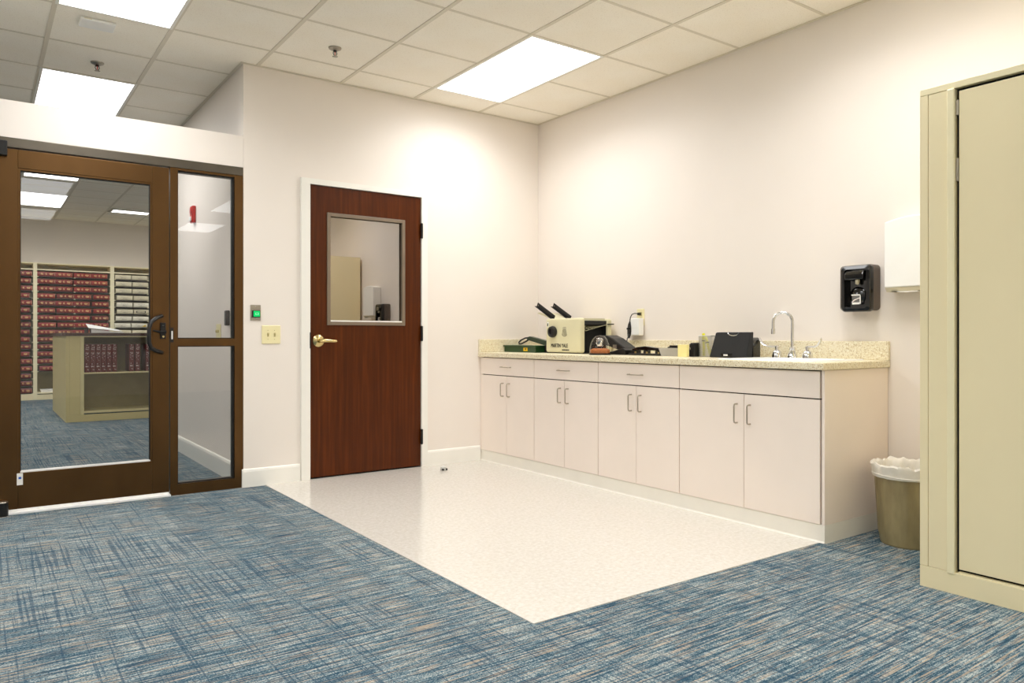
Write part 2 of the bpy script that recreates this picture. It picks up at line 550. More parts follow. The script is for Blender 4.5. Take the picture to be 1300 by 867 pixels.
for i, (x0, x1, y0, y1, z, lab) in enumerate(LIGHTS):
    t = thing('ceiling_light', ((x0 + x1) / 2, (y0 + y1) / 2, z), lab or next(HID), 'light', 'recessed ceiling lights')
    fw = 0.018
    box('frame', [(x0, x1, y0, y0 + fw, z - 0.006, z + 0.03), (x0, x1, y1 - fw, y1, z - 0.006, z + 0.03), (x0, x0 + fw, y0 + fw, y1 - fw, z - 0.006, z + 0.03), (x1 - fw, x1, y0 + fw, y1 - fw, z - 0.006, z + 0.03)], M['white_paint'], t)
    box('lens', (x0 + fw, x1 - fw, y0 + fw, y1 - fw, z + 0.004, z + 0.02), M['lens'], t)
    ld = bpy.data.lights.new('lamp', 'AREA')
    ld.shape = 'RECTANGLE'; ld.size = x1 - x0 - 2 * fw; ld.size_y = y1 - y0 - 2 * fw
    ld.energy = WATT * (x1 - x0) * (y1 - y0) / (2 * G * G); ld.spread = math.radians(SPREAD)
    ld.color = (1.0, 0.992, 0.992)
    lo = bpy.data.objects.new('lamp', ld); COL.objects.link(lo)
    lo.parent = t; lo.location = (0, 0, 0.002)

# ceilings: slab, grid, tiles
ceil = bpy.data.objects.new('ceiling', None); COL.objects.link(ceil); struct(ceil); ORG['ceiling'] = Vector((0, 0, 0))
box('ceiling_slab', [(-8.0, 0, -9.5, 0.12, ZC + 0.032, ZC + 0.1), (-8.0, XL, 0.12, 3.6, ZC + 0.032, ZC + 0.1), (XL + 0.12, 0, 0.12, 3.2, ZC + 0.032, ZC + 0.1), (-8.0, 2.5, 3.6, 9.62, ZF + 0.032, ZF + 0.1), (-8.0, XL, 3.56, 3.6, ZC + 0.01, ZF + 0.1)], M['tile'], ceil)
def visible_guess(x, y, z):
    d = Vector((x, y, z)) - Vector((-4.0327, -5.2247, 1.0341))
    F = Vector((0.5848, 0.8112, 0)); R = Vector((0.8112, -0.5848, 0))
    w = d.dot(F)
    if w < 0.5:
        return False
    u = 652.6 + 943.2 * d.dot(R) / w; v = 427.5 - 943.2 * d.z / w
    return -120 < u < 1420 and v > -130
def in_light(x, y, z):
    return any(l[0] - 0.02 < x < l[1] + 0.02 and l[2] - 0.02 < y < l[3] + 0.02 and abs(l[4] - z) < 0.05 for l in LIGHTS)
tile_me = {}
def tiles(xe, ye, z, ok, grid_name):
    hidden = bmesh.new()
    for xa, xb in zip(xe, xe[1:]):
        for ya, yb in zip(ye, ye[1:]):
            cx, cy = (xa + xb) / 2, (ya + yb) / 2
            if not ok(cx, cy) or in_light(cx, cy, z):
                continue
            sx, sy = xb - xa, yb - ya
            if visible_guess(cx, cy, z):
                key = (round(sx, 3), round(sy, 3))
                if key not in tile_me:
                    bm = bmesh.new(); bm_box(bm, -sx / 2 + 0.004, sx / 2 - 0.004, -sy / 2 + 0.004, sy / 2 - 0.004, 0.001, 0.018)
                    ob = new_obj('ceiling_tile', bm, M['tile'], ceil, 0.003, seg=1, local=True)
                    tile_me[key] = ob.data
                else:
                    ob = bpy.data.objects.new('ceiling_tile', tile_me[key]); COL.objects.link(ob); ob.parent = ceil
                ob.location = (cx, cy, z)
            else:
                bm_box(hidden, xa + 0.004, xb - 0.004, ya + 0.004, yb - 0.004, z + 0.001, z + 0.018)
    h = new_obj('ceiling_tile_field', hidden, M['tile'], ceil); h['kind'] = 'stuff'
def edges(a, start, b):
    e = [start]
    while e[0] - G > a + 0.02: e.insert(0, e[0] - G)
    e.insert(0, a)
    while e[-1] + G < b - 0.02: e.append(e[-1] + G)
    e.append(b)
    return e
XE = edges(-8.0, LX1, 0.0)
XE = [x for x in XE if not (-0.2 < x < -0.001)]
YE = edges(-9.5, -0.325, 3.6)
okA = lambda x, y: y < 0 or x < XL
tiles(XE, YE, ZC, okA, 'a')
XF = edges(-8.0, -2.985, 2.5); YF = edges(3.6, 5.84, 9.62)
tiles(XF, YF, ZF, lambda x, y: True, 'b')
bm = bmesh.new()
gw = 0.0125
for x in XE[1:-1]:
    y1 = 3.6 if x < XL - 0.05 else 0.0
    bm_box(bm, x - gw, x + gw, -9.5, y1, ZC - 0.003, ZC + 0.004)
for y in YE[1:-1]:
    xs = XE if y < 0 else [q for q in XE if q < XL] + [XL]
    for xa, xb in zip(xs, xs[1:]):
        if any(l[0] < (xa + xb) / 2 < l[1] and l[2] + 0.05 < y < l[3] - 0.05 and l[4] == ZC for l in LIGHTS):
            continue
        bm_box(bm, xa + gw, xb - gw, y - gw * 0.8, y + gw * 0.8, ZC - 0.001, ZC + 0.004)
for x in XF[1:-1]:
    bm_box(bm, x - gw, x + gw, 3.6, 9.62, ZF - 0.003, ZF + 0.004)
for y in YF[1:-1]:
    for xa, xb in zip(XF, XF[1:]):
        if any(l[0] - 0.3 < (xa + xb) / 2 < l[1] + 0.3 and l[2] - 0.1 < y < l[3] + 0.1 and l[4] == ZF for l in LIGHTS):
            continue
        bm_box(bm, xa + gw, xb - gw, y - gw * 0.8, y + gw * 0.8, ZF - 0.001, ZF + 0.004)
new_obj('ceiling_grid', bm, M['grid'], ceil)
# wall angle under the tile edges
struct(box('trim_1', [(-0.022, -0.0005, -9.5, -0.0005, ZC - 0.004, ZC - 0.001), (XL, -0.0225, -0.022, -0.0005, ZC - 0.004, ZC - 0.001), (XL - 0.022, XL - 0.0005, -0.022, 3.6, ZC - 0.004, ZC - 0.001)], M['grid']))

# baseboards
def baseboard(name, p0, p1, nrm, h=0.125, t=0.014):
    """moulded board along p0-p1 with a rounded top, its back on the wall"""
    prof = [(0, 0), (t, 0), (t, h - 0.02), (t * 0.75, h - 0.006), (t * 0.3, h), (0, h)]
    bm = bmesh.new()
    a = [bm.verts.new((p0[0] + nrm[0] * q, p0[1] + nrm[1] * q, z)) for q, z in prof]
    b = [bm.verts.new((p1[0] + nrm[0] * q, p1[1] + nrm[1] * q, z)) for q, z in prof]
    n = len(prof)
    for k in range(n):
        bm.faces.new((a[k], a[(k + 1) % n], b[(k + 1) % n], b[k]))
    bm.faces.new(a[::-1]); bm.faces.new(b)
    return struct(new_obj(name, bm, M['white_paint']))
baseboard('baseboard_back', (XL - 0.012, -0.0005), (-2.162, -0.0005), (0, -1))
baseboard('baseboard_corner', (-1.131, -0.0005), (-0.622, -0.0005), (0, -1))
baseboard('baseboard_passage', (XL - 0.0005, 0.125), (XL - 0.0005, 3.3), (-1, 0), 0.14)
baseboard('baseboard_right', (-0.0005, -9.4), (-0.0005, -3.13), (-1, 0))

# ------------------------------------------------------------------ wooden door
trim = struct(box('trim_2', [(-2.158, -2.092, -0.022, 0.118, 0.0035, 2.178), (-1.183, -1.13, -0.022, 0.118, 0.0035, 2.178), (-2.092, -1.183, -0.022, 0.118, 2.138, 2.178), (-2.092, -2.08, 0.042, 0.118, 0.0035, 2.138), (-1.195, -1.183, 0.042, 0.118, 0.0035, 2.138)], M['white_paint']))
D = struct(box('door_1', [(-2.089, -1.952, -0.006, 0.038, 0.014, 2.134), (-1.336, -1.186, -0.006, 0.038, 0.014, 2.134), (-1.952, -1.336, -0.006, 0.038, 0.014, 1.13), (-1.952, -1.336, -0.006, 0.038, 1.935, 2.134)], M['door_wood']))
M['bead'] = plain('bead_painted_shine', S(236, 234, 230), 0.3, 0.15)  # near-white colour stands in for light the silver bead reflects
M['lite'] = plain('taupe_lite_frame', S(122, 106, 88), 0.4)
vf = 0.026
box('window_frame', [(-1.962, -1.962 + vf, -0.016, -0.004, 1.120, 1.945), (-1.326 - vf, -1.326, -0.016, -0.004, 1.120, 1.945), (-1.962 + vf, -1.326 - vf, -0.016, -0.004, 1.945 - vf, 1.945), (-1.962 + vf, -1.326 - vf, -0.016, -0.004, 1.120, 1.120 + vf),
    (-1.948, -1.94, -0.004, 0.02, 1.134, 1.93), (-1.348, -1.34, -0.004, 0.02, 1.134, 1.93), (-1.94, -1.348, -0.004, 0.02, 1.922, 1.93)], M['lite'], D, 0.002)
sl = box('glazing_bead', (-1.94, -1.348, -0.012, 0.012, 1.146, 1.156), M['bead'], D); sl['label'] = 'bright silver bead under the glass'
box('glass_pane', (-1.9475, -1.3405, 0.012, 0.018, 1.134, 1.93), M['mirror_glass'], D)
hd = lathe('door_handle', (-2.026, -0.006, 1.005), [(0.0, 0), (0.045, 0), (0.045, -0.006), (0.036, -0.016), (0.017, -0.02), (0.014, -0.05), (0.0, -0.05)], M['brass'], D, 24, 'y')
bm = bmesh.new()
bm_tube(bm, [(-2.034, -0.055, 1.005), (-2.0, -0.058, 1.006), (-1.96, -0.056, 1.004), (-1.92, -0.054, 1.002), (-1.906, -0.054, 1.002)], [0.012, 0.0145, 0.0125, 0.011, 0.009], 10)
new_obj('lever', bm, M['brass'], hd, smooth=True)
box('strike_plate', (-2.0965, -2.0885, -0.0235, -0.004, 0.95, 1.065), M['black_metal'], D)
for z in (1.872, 1.06, 0.243):
    h = box('hinge', (-1.188, -1.172, -0.0245, -0.007, z - 0.058, z + 0.058), M['black_metal'], D, 0.003)
    bm = bmesh.new(); bm_tube(bm, [(-1.186, -0.026, z - 0.06), (-1.186, -0.026, z + 0.06)], 0.008, 8)
    new_obj('hinge_knuckle', bm, M['black_metal'], h, smooth=True)
# threshold strip and floor stop
M['stop'] = plain('satin_grey_dome', S(206, 206, 200), 0.35, 0.2)
lathe_o = thing('door_stop', (-1.12, -0.25, 0.003), 'small domed steel doorstop on the cream floor right of the wooden door', 'doorstop')
bm = bmesh.new(); bm_lathe(bm, (-1.12, -0.25, 0.003), [(0.0, 0), (0.024, 0), (0.024, 0.012), (0.02, 0.026), (0.01, 0.033), (0.0, 0.034)], 18)
new_obj('dome', bm, M['stop'], lathe_o, smooth=True)
box('rubber_bumper', (-1.14, -1.13, -0.279, -0.262, 0.006, 0.02), M['black'], lathe_o)
box('rubber_bumper', (-1.11, -1.10, -0.279, -0.262, 0.006, 0.02), M['black'], lathe_o)

# ------------------------------------------------------------------ glass storefront: fixed frame, sidelight and swing door
B = M['bronze']
W = struct(box('window_1', [(-3.022, -2.976, 0.0, 0.1, 0.0, 2.137), (-2.616, XL - 0.002, 0.0, 0.1, 0.0, 2.137), (-2.976, -2.616, 0.0, 0.1, 0.0, 0.07), (-2.976, -2.616, 0.0, 0.1, 0.974, 1.022), (-2.976, -2.616, 0.0, 0.1, 2.122, 2.137)], B))
st = 0.006
for z0, z1 in ((0.07, 0.974), (1.022, 2.122)):
    box('gasket', [(-2.976, -2.976 + st, 0.02, 0.05, z0, z1), (-2.616 - st * 2.2, -2.616, 0.02, 0.05, z0, z1), (-2.976 + st, -2.616 - st * 2.2, 0.02, 0.05, z0, z0 + st), (-2.976 + st, -2.616 - st * 2.2, 0.02, 0.05, z1 - st, z1)], M['black'], W)
    box('glass_pane', (-2.976 + st, -2.616 - st * 2.2, 0.032, 0.04, z0 + st, z1 - st), M['glass'], W)
hb = box('header_bar', (-4.05, XL - 0.002, -0.004, 0.1, 2.1375, 2.195), M['bronze_dark'], W, 0.003)
hb['label'] = 'grey bronze metal bar above the door and sidelight'
box('hinge_jamb', (-4.05, -3.955, 0.0, 0.1, 0.0, 2.137), B, W)
sk = box('strike_plate', (-3.0205, -3.002, -0.003, 0.0, 0.998, 1.094), M['black_metal'], W)
box('latch_slot', (-3.0155, -3.0065, -0.0042, -0.003, 1.018, 1.072), M['paper'], sk)
th = box('threshold', (-3.955, -3.022, -0.03, 0.1, 0.0, 0.014), plain('sill_painted_glare', S(244, 243, 240), 0.4, 0.0), W, 0.003)  # white diffuse colour stands in for strong light on the aluminium
th['label'] = 'bright aluminium threshold under the glass door'

GD = bpy.data.objects.new('door_2', None); COL.objects.link(GD); struct(GD); ORG['door_2'] = Vector((0, 0, 0))
box('stile', (-3.951, -3.845, 0.002, 0.046, 0.026, 2.130), B, GD, 0.002)
box('stile', (-3.128, -3.028, 0.002, 0.046, 0.026, 2.130), B, GD, 0.002)
box('rail', (-3.845, -3.128, 0.0025, 0.0455, 2.022, 2.130), B, GD, 0.002)
box('rail', (-3.845, -3.128, 0.0025, 0.0455, 0.026, 0.236), B, GD, 0.002)
g0 = -3.845; g1 = -3.128
box('glazing_stop', [(g0, g0 + 0.011, 0.006, 0.042, 0.236, 2.022), (g1 - 0.011, g1, 0.006, 0.042, 0.236, 2.022), (g0 + 0.011, g1 - 0.011, 0.006, 0.042, 2.011, 2.022)], M['bronze'], GD)
box('gasket', [(g0 + 0.011, g0 + 0.015, 0.016, 0.034, 0.24, 2.011), (g1 - 0.015, g1 - 0.011, 0.016, 0.034, 0.24, 2.011), (g0 + 0.015, g1 - 0.015, 0.016, 0.034, 2.005, 2.011)], M['black'], GD)
sb = box('glazing_bead', (g0 + 0.011, g1 - 0.011, 0.002, 0.04, 0.2365, 0.245), M['bead'], GD); sb['label'] = 'bright silver bead along the bottom of the glass'
box('glass_pane', (g0 + 0.015, g1 - 0.015, 0.021, 0.027, 0.243, 2.005), M['glass'], GD)
box('door_sweep', (-3.948, -3.03, -0.001, 0.02, 0.0145, 0.026), plain('pale_sweep', S(244, 243, 240), 0.4, 0.0), GD)
box('top_pivot', (-3.985, -3.897, -0.035, 0.0, 2.082, 2.168), M['black_metal'], GD, 0.004)
bp_ = lathe('bottom_pivot', (-3.922, -0.03, 0.001), [(0.0, 0), (0.03, 0), (0.03, 0.078), (0.0, 0.078)], M['black_metal'], GD, 16)
lathe('pivot_cap', (-3.922, -0.03, 0.079), [(0.0, 0), (0.029, 0), (0.026, 0.006), (0, 0.006)], M['steel'], bp_, 16)
stk = box('sticker', (-3.851, -3.821, 0.0005, 0.002, 0.165, 0.234), M['paper'], GD)
stk['label'] = 'white sticker with a small blue mark'
box('printed_mark', (-3.843, -3.829, -0.0003, 0.0005, 0.2, 0.213), M['blue'], stk)
# curved pull handle with lock
xa = -3.072
hp = [(xa, 0.002, 1.168), (xa - 0.012, -0.03, 1.164), (xa - 0.04, -0.058, 1.154), (xa - 0.075, -0.078, 1.128), (xa - 0.088, -0.084, 1.09), (xa - 0.09, -0.085, 1.045), (xa - 0.088, -0.084, 0.995), (xa - 0.075, -0.078, 0.962), (xa - 0.04, -0.058, 0.944), (xa - 0.012, -0.03, 0.936), (xa, 0.002, 0.932)]
tube('pull_handle', hp, 0.0125, M['black'], GD, 12)
lk = box('lock', (-3.083, -3.05, -0.014, 0.001, 1.02, 1.125), M['black_metal'], GD, 0.003)
lathe('lock_cylinder', (-3.066, -0.014, 1.035), [(0.0, 0), (0.008, 0), (0.007, -0.006), (0, -0.006)], M['brass'], lk, 14, 'y')
lathe('keyhole_ring', (-3.066, -0.014, 1.108), [(0.0, 0), (0.009, 0), (0.008, -0.004), (0, -0.004)], M['black_gloss'], lk, 14, 'y')
bm = bmesh.new(); bm_tube(bm, [(-3.05, -0.02, 1.066), (-3.09, -0.024, 1.066), (-3.13, -0.03, 1.074)], [0.009, 0.008, 0.004], 8)
new_obj('thumb_lever', bm, M['black_metal'], lk, smooth=True)

# ------------------------------------------------------------------ wall plates by the wooden door and in the passage
t = thing('door_release_button', (-2.476, 0, 1.2), 'steel wall plate with a lit green square button above the light switches', 'button')
box('plate', (-2.511, -2.441, -0.006, -0.0005, 1.147, 1.255), M['steel'], t, 0.0015)
bz = box('bezel', (-2.5, -2.446, -0.016, -0.006, 1.168, 1.217), M['black'], t, 0.002)
gb = box('button', (-2.494, -2.45, -0.021, -0.016, 1.173, 1.213), M['green_led'], t, 0.002)
bm = bmesh.new()
for q in ((-2.482, -2.46, 1.186, 1.1885), (-2.482, -2.46, 1.1975, 1.2), (-2.482, -2.4795, 1.1885, 1.1975), (-2.4625, -2.46, 1.1885, 1.1975)):
    bm_box(bm, q[0], q[1], -0.0222, -0.021, q[2], q[3])
new_obj('printed_mark', bm, M['green_led_mark'], gb)
for z in (1.243, 1.159):
    lathe('screw', (-2.476, -0.006, z), [(0, 0), (0.0045, 0), (0.003, -0.0025), (0, -0.0025)], M['chrome'], t, 10, 'y')

t = thing('light_switch', (-2.368, 0, 1.05), 'ivory double light switch plate under the green door button', 'switch')
box('plate', (-2.434, -2.303, -0.007, -0.0005, 0.985, 1.113), M['ivory'], t, 0.004)
for x in (-2.391, -2.345):
    box('toggle_frame', (x - 0.006, x + 0.006, -0.0078, -0.007, 1.034, 1.062), M['ivory_dark'], t)
    prism('toggle', [(-0.0075, 1.04), (-0.0075, 1.056), (-0.019, 1.062), (-0.019, 1.054)], x - 0.0045, x + 0.0045, M['ivory_dark'], t, 'x')
    for z in (1.018, 1.079):
        lathe('screw', (x, -0.007, z), [(0, 0), (0.003, 0), (0.002, -0.0015), (0, -0.0015)], M['ivory_dark'], t, 8, 'y')

XP = XL - 0.0005
t = thing('fire_alarm_strobe', (XP, 1.42, 2.06), 'red fire alarm strobe high on the passage wall behind the sidelight', 'alarm')
box('housing', (XP - 0.03, XP, 1.37, 1.455, 1.99, 2.13), M['red'], t, 0.006)
box('strobe_lens', (XP - 0.042, XP - 0.03, 1.385, 1.44, 2.005, 2.04), M['white_plastic'], t, 0.004)
lathe('horn_grille', (XP - 0.03, 1.412, 2.09), [(0, 0), (0.03, 0), (0.028, -0.006), (0, -0.006)], M['red'], t, 16, 'x')
t = thing('card_reader', (XP, 0.36, 1.17), 'black card reader on the passage wall behind the sidelight glass', 'card reader')
box('housing', (XP - 0.028, XP, 0.335, 0.385, 1.115, 1.225), M['black'], t, 0.006)
box('status_light', (XP - 0.0295, XP - 0.028, 0.35, 0.37, 1.205, 1.211), M['grey_brown'], t)
t = thing('passage_switch', (XP, 0.63, 1.07), 'ivory switch plate on the passage wall left of the card reader', 'switch')
box('plate', (XP - 0.007, XP, 0.58, 0.695, 1.015, 1.13), M['ivory'], t, 0.003)
for y in (0.615, 0.66):
    box('toggle', (XP - 0.02, XP - 0.007, y - 0.005, y + 0.005, 1.065, 1.085), M['ivory_dark'], t)

# sprinklers and ceiling plate
def sprinkler(x, y, lab):
    t = thing('fire_sprinkler', (x, y, ZC), lab, 'sprinkler', 'ceiling sprinklers')
    lathe('escutcheon', (x, y, ZC), [(0.0, 0.001), (0.042, 0.001), (0.04, -0.006), (0.02, -0.016), (0.0, -0.016)], M['steel'], t, 20)
    bm = bmesh.new()
    bm_tube(bm, [(x, y, ZC - 0.012), (x, y, ZC - 0.024)], 0.011, 10)
    for s in (-1, 1):
        bm_tube(bm, [(x + s * 0.009, y, ZC - 0.022), (x + s * 0.013, y, ZC - 0.035), (x + s * 0.004, y, ZC - 0.052)], 0.0025, 6)
    new_obj('yoke', bm, M['black_metal'], t, smooth=True)
    lathe('glass_bulb', (x, y, ZC - 0.048), [(0, 0), (0.003, 0.002), (0.003, 0.022), (0, 0.026)], M['red'], t, 8)
    bm = bmesh.new()
    bm_lathe(bm, (x, y, ZC - 0.055), [(0.0, 0), (0.006, 0), (0.006, 0.002), (0.0, 0.002)], 12)
    for k in range(8):
        a = k * PI / 4
        bm_tube(bm, [(x + 0.005 * math.cos(a), y + 0.005 * math.sin(a), ZC - 0.054), (x + 0.017 * math.cos(a), y + 0.017 * math.sin(a), ZC - 0.056)], 0.0022, 5)
    new_obj('deflector', bm, M['steel'], t)
sprinkler(-3.372, 0.58, 'sprinkler head in the ceiling tile just before the light above the header')
sprinkler(-2.15, -0.62, 'sprinkler head in the ceiling left of the light over the counter')
t = thing('ceiling_sensor', (-3.455, -0.155, ZC), 'white rectangular plate on the ceiling tile next to the cut-off light', 'sensor')
box('housing', (-3.547, -3.362, -0.222, -0.082, ZC - 0.018, ZC + 0.0005), M['white_plastic'], t, 0.006)
box('sensor_slot', (-3.53, -3.49, -0.224, -0.2215, ZC - 0.012, ZC - 0.007), M['cream_plastic'], t)

# ------------------------------------------------------------------ base cabinets
ZT = 0.905
FX = -0.598
def wire_pull(bm, y0, z0, y1, z1, x):
    d = Vector((0, y1 - y0, z1 - z0)).normalized() * 0.012
    o = 0.03
    bm_tube(bm, [(x, y0, z0), (x - o + 0.01, y0, z0), (x - o + 0.003, y0 + d.y * 0.25, z0 + d.z * 0.25), (x - o, y0 + d.y, z0 + d.z), (x - o, y1 - d.y, z1 - d.z), (x - o + 0.003, y1 - d.y * 0.25, z1 - d.z * 0.25), (x - o + 0.01, y1, z1), (x, y1, z1)], 0.0042, 8)
UN = [(-0.022, -0.746, 'base cabinet nearest the wooden door, below the green box'), (-0.746, -1.465, 'base cabinet below the beige desk folding machine'), (-1.465, -2.184, 'base cabinet below the flat black punch and clear tray'), (-2.184, -3.112, 'widest base cabinet, under the sink, with one long plain front')]
for i, (ya, yb, lab) in enumerate(UN):
    t = thing('base_cabinet', (-0.3, (ya + yb) / 2, 0), lab + ', pinkish beige laminate', 'cabinet', 'base cabinets under the worktop')
    e0, e1 = yb + 0.0005, ya - 0.0005
    if i < 3:
        box('carcass', (FX, -0.004, e0, e1, 0.093, 0.862), M['laminate'], t)
    else:
        box('carcass', [(FX, -0.004, e0, e1, 0.093, 0.111), (FX, -0.004, e0, e0 + 0.018, 0.111, 0.862), (FX, -0.004, e1 - 0.018, e1, 0.111, 0.862), (-0.022, -0.004, e0 + 0.018, e1 - 0.018, 0.111, 0.862), (FX, FX + 0.018, e0 + 0.018, e1 - 0.018, 0.111, 0.862)], M['laminate'], t)
    box('gap_shade_sheet', (FX - 0.0015, FX, yb + 0.002, ya - 0.002, 0.095, 0.865), M['cab_dark'], t)  # dark sheet behind the fronts, paints the shade in their gaps
    if i == 3:
        box('end_panel', (FX - 0.016, -0.003, yb - 0.016, yb, 0.093, 0.8655), M['laminate'], t, 0.001)
    g = 0.003
    x1 = FX - 0.0016; x0 = x1 - 0.018
    yb2 = yb + (0.006 if i == 3 else 0)
    dr = box('drawer' if i < 3 else 'false_front', (x0, x1, yb2 + g, ya - g, 0.7245, 0.860), M['laminate'], t, 0.0012)
    if i < 3:
        ym = (ya + yb) / 2
        bm = bmesh.new(); wire_pull(bm, ym - 0.058, 0.791, ym + 0.058, 0.791, x0)
        new_obj('handle', bm, M['pull'], dr, smooth=True)
    ym = (ya + yb) / 2
    for s, (p, q) in ((1, (ym + g * 0.6, ya - g)), (-1, (yb2 + g, ym - g * 0.6))):
        d = box('door', (x0, x1, p, q, 0.095, 0.7175), M['laminate'], t, 0.0012)
        yh = ym + s * 0.043
        bm = bmesh.new(); wire_pull(bm, yh, 0.558, yh, 0.662, x0)
        new_obj('handle', bm, M['pull'], d, smooth=True)
struct(box('trim_3', (-0.612, -0.59, -0.022, -0.0005, 0.093, 0.866), M['laminate']))
bm = bmesh.new()
kp = [(-0.619, 0.0035), (-0.6135, 0.012), (-0.613, 0.088), (-0.609, 0.0925), (-0.604, 0.0925), (-0.604, 0.0035)]
bm_prism(bm, kp, -3.128, -0.001, 'y')
bm_box(bm, -0.604, -0.001, -3.1285, -3.114, 0.0005, 0.0925)
o = new_obj('baseboard_cabinet', bm, M['vinyl_base']); struct(o)
o['label'] = 'cream vinyl toe kick under the base cabinets'

# ------------------------------------------------------------------ worktop, sink, taps
SX0, SX1, SY0, SY1 = -0.535, -0.15, -2.98, -2.47
t = thing('worktop', (-0.32, -1.57, ZT - 0.036), 'long speckled cream worktop on the base cabinets along the right wall', 'worktop')
xs = [-0.642, SX0, SX1, -0.0015]; ys = [-3.14, SY0, SY1, -0.0015]
bm = bmesh.new()
V = {}
for k, z in enumerate((ZT - 0.038, ZT)):
    for i, x in enumerate(xs):
        for j, y in enumerate(ys):
            V[i, j, k] = bm.verts.new((x, y, z))
for i in range(3):
    for j in range(3):
        if (i, j) == (1, 1):
            continue
        bm.faces.new((V[i, j, 1], V[i + 1, j, 1], V[i + 1, j + 1, 1], V[i, j + 1, 1]))
        bm.faces.new((V[i, j, 0], V[i, j + 1, 0], V[i + 1, j + 1, 0], V[i + 1, j, 0]))
for (i0, j0), (i1, j1) in [((a, 0), (a + 1, 0)) for a in range(3)] + [((a, 3), (a + 1, 3)) for a in range(3)] + [((0, a), (0, a + 1)) for a in range(3)] + [((3, a), (3, a + 1)) for a in range(3)] + [((1, 1), (2, 1)), ((1, 2), (2, 2)), ((1, 1), (1, 2)), ((2, 1), (2, 2))]:
    bm.faces.new((V[i0, j0, 0], V[i1, j1, 0], V[i1, j1, 1], V[i0, j0, 1]))
new_obj('counter_slab', bm, M['counter'], t, 0.005)
struct(box('trim_4', (-0.022, -0.001, -3.139, -0.0015, ZT + 0.0004, ZT + 0.104), M['counter'], None, 0.003))['label'] = 'speckled cream backsplash along the right wall'
struct(box('trim_5', (-0.638, -0.0225, -0.0225, -0.0015, ZT + 0.0004, ZT + 0.107), M['counter'], None, 0.003))['label'] = 'speckled cream side splash against the back wall'

M['sink'] = plain('bright_sink_enamel', S(238, 238, 236), 0.18, 0.0, var=0.01)
t = thing('sink', (-0.35, -2.72, ZT), 'white drop-in sink with a thin rim set in the worktop', 'sink')
ro = (-0.575, -0.045, -3.03, -2.415); ri = (-0.525, -0.16, -2.97, -2.48)
bm = bmesh.new()
def ring(b, z, c=0.03):
    x0, x1, y0, y1 = b
    pts = []
    for cx, cy, a0 in ((x1 - c, y1 - c, 0), (x0 + c, y1 - c, 90), (x0 + c, y0 + c, 180), (x1 - c, y0 + c, 270)):
        for k in range(5):
            a = math.radians(a0 + 22.5 * k)
            pts.append((cx + c * math.cos(a), cy + c * math.sin(a), z))
    return [bm.verts.new(p) for p in pts]
def shrink(b, s): return (b[0] + s, b[1] - s, b[2] + s, b[3] - s)
R = [ring(ro, ZT + 0.0005), ring(shrink(ro, 0.004), ZT + 0.005), ring(shrink(ri, -0.006), ZT + 0.005), ring(ri, ZT - 0.002), ring(shrink(ri, 0.008), ZT - 0.03), ring(shrink(ri, 0.025), ZT - 0.15), ring(shrink(ri, 0.05), ZT - 0.165)]
for a, b in zip(R, R[1:]):
    n = len(a)
    for k in range(n):
        bm.faces.new((a[k], a[(k + 1) % n], b[(k + 1) % n], b[k]))
bm.faces.new(R[-1])
new_obj('basin', bm, M['sink'], t, smooth=True)
lathe('drain', (-0.34, -2.72, ZT - 0.1645), [(0, 0), (0.04, 0), (0.036, 0.003), (0, 0.001)], M['chrome'], t, 20)

FXX = -0.12; ZB = ZT + 0.005
t = thing('gooseneck_tap', (FXX, -2.618, ZB), 'chrome gooseneck tap between two wing handles behind the sink', 'tap')
lathe('tap_base', (FXX, -2.618, ZB), [(0, 0), (0.03, 0), (0.028, 0.012), (0.019, 0.034), (0.015, 0.045), (0.017, 0.05), (0.017, 0.06), (0.011, 0.066), (0, 0.066)], M['chrome'], t, 20)
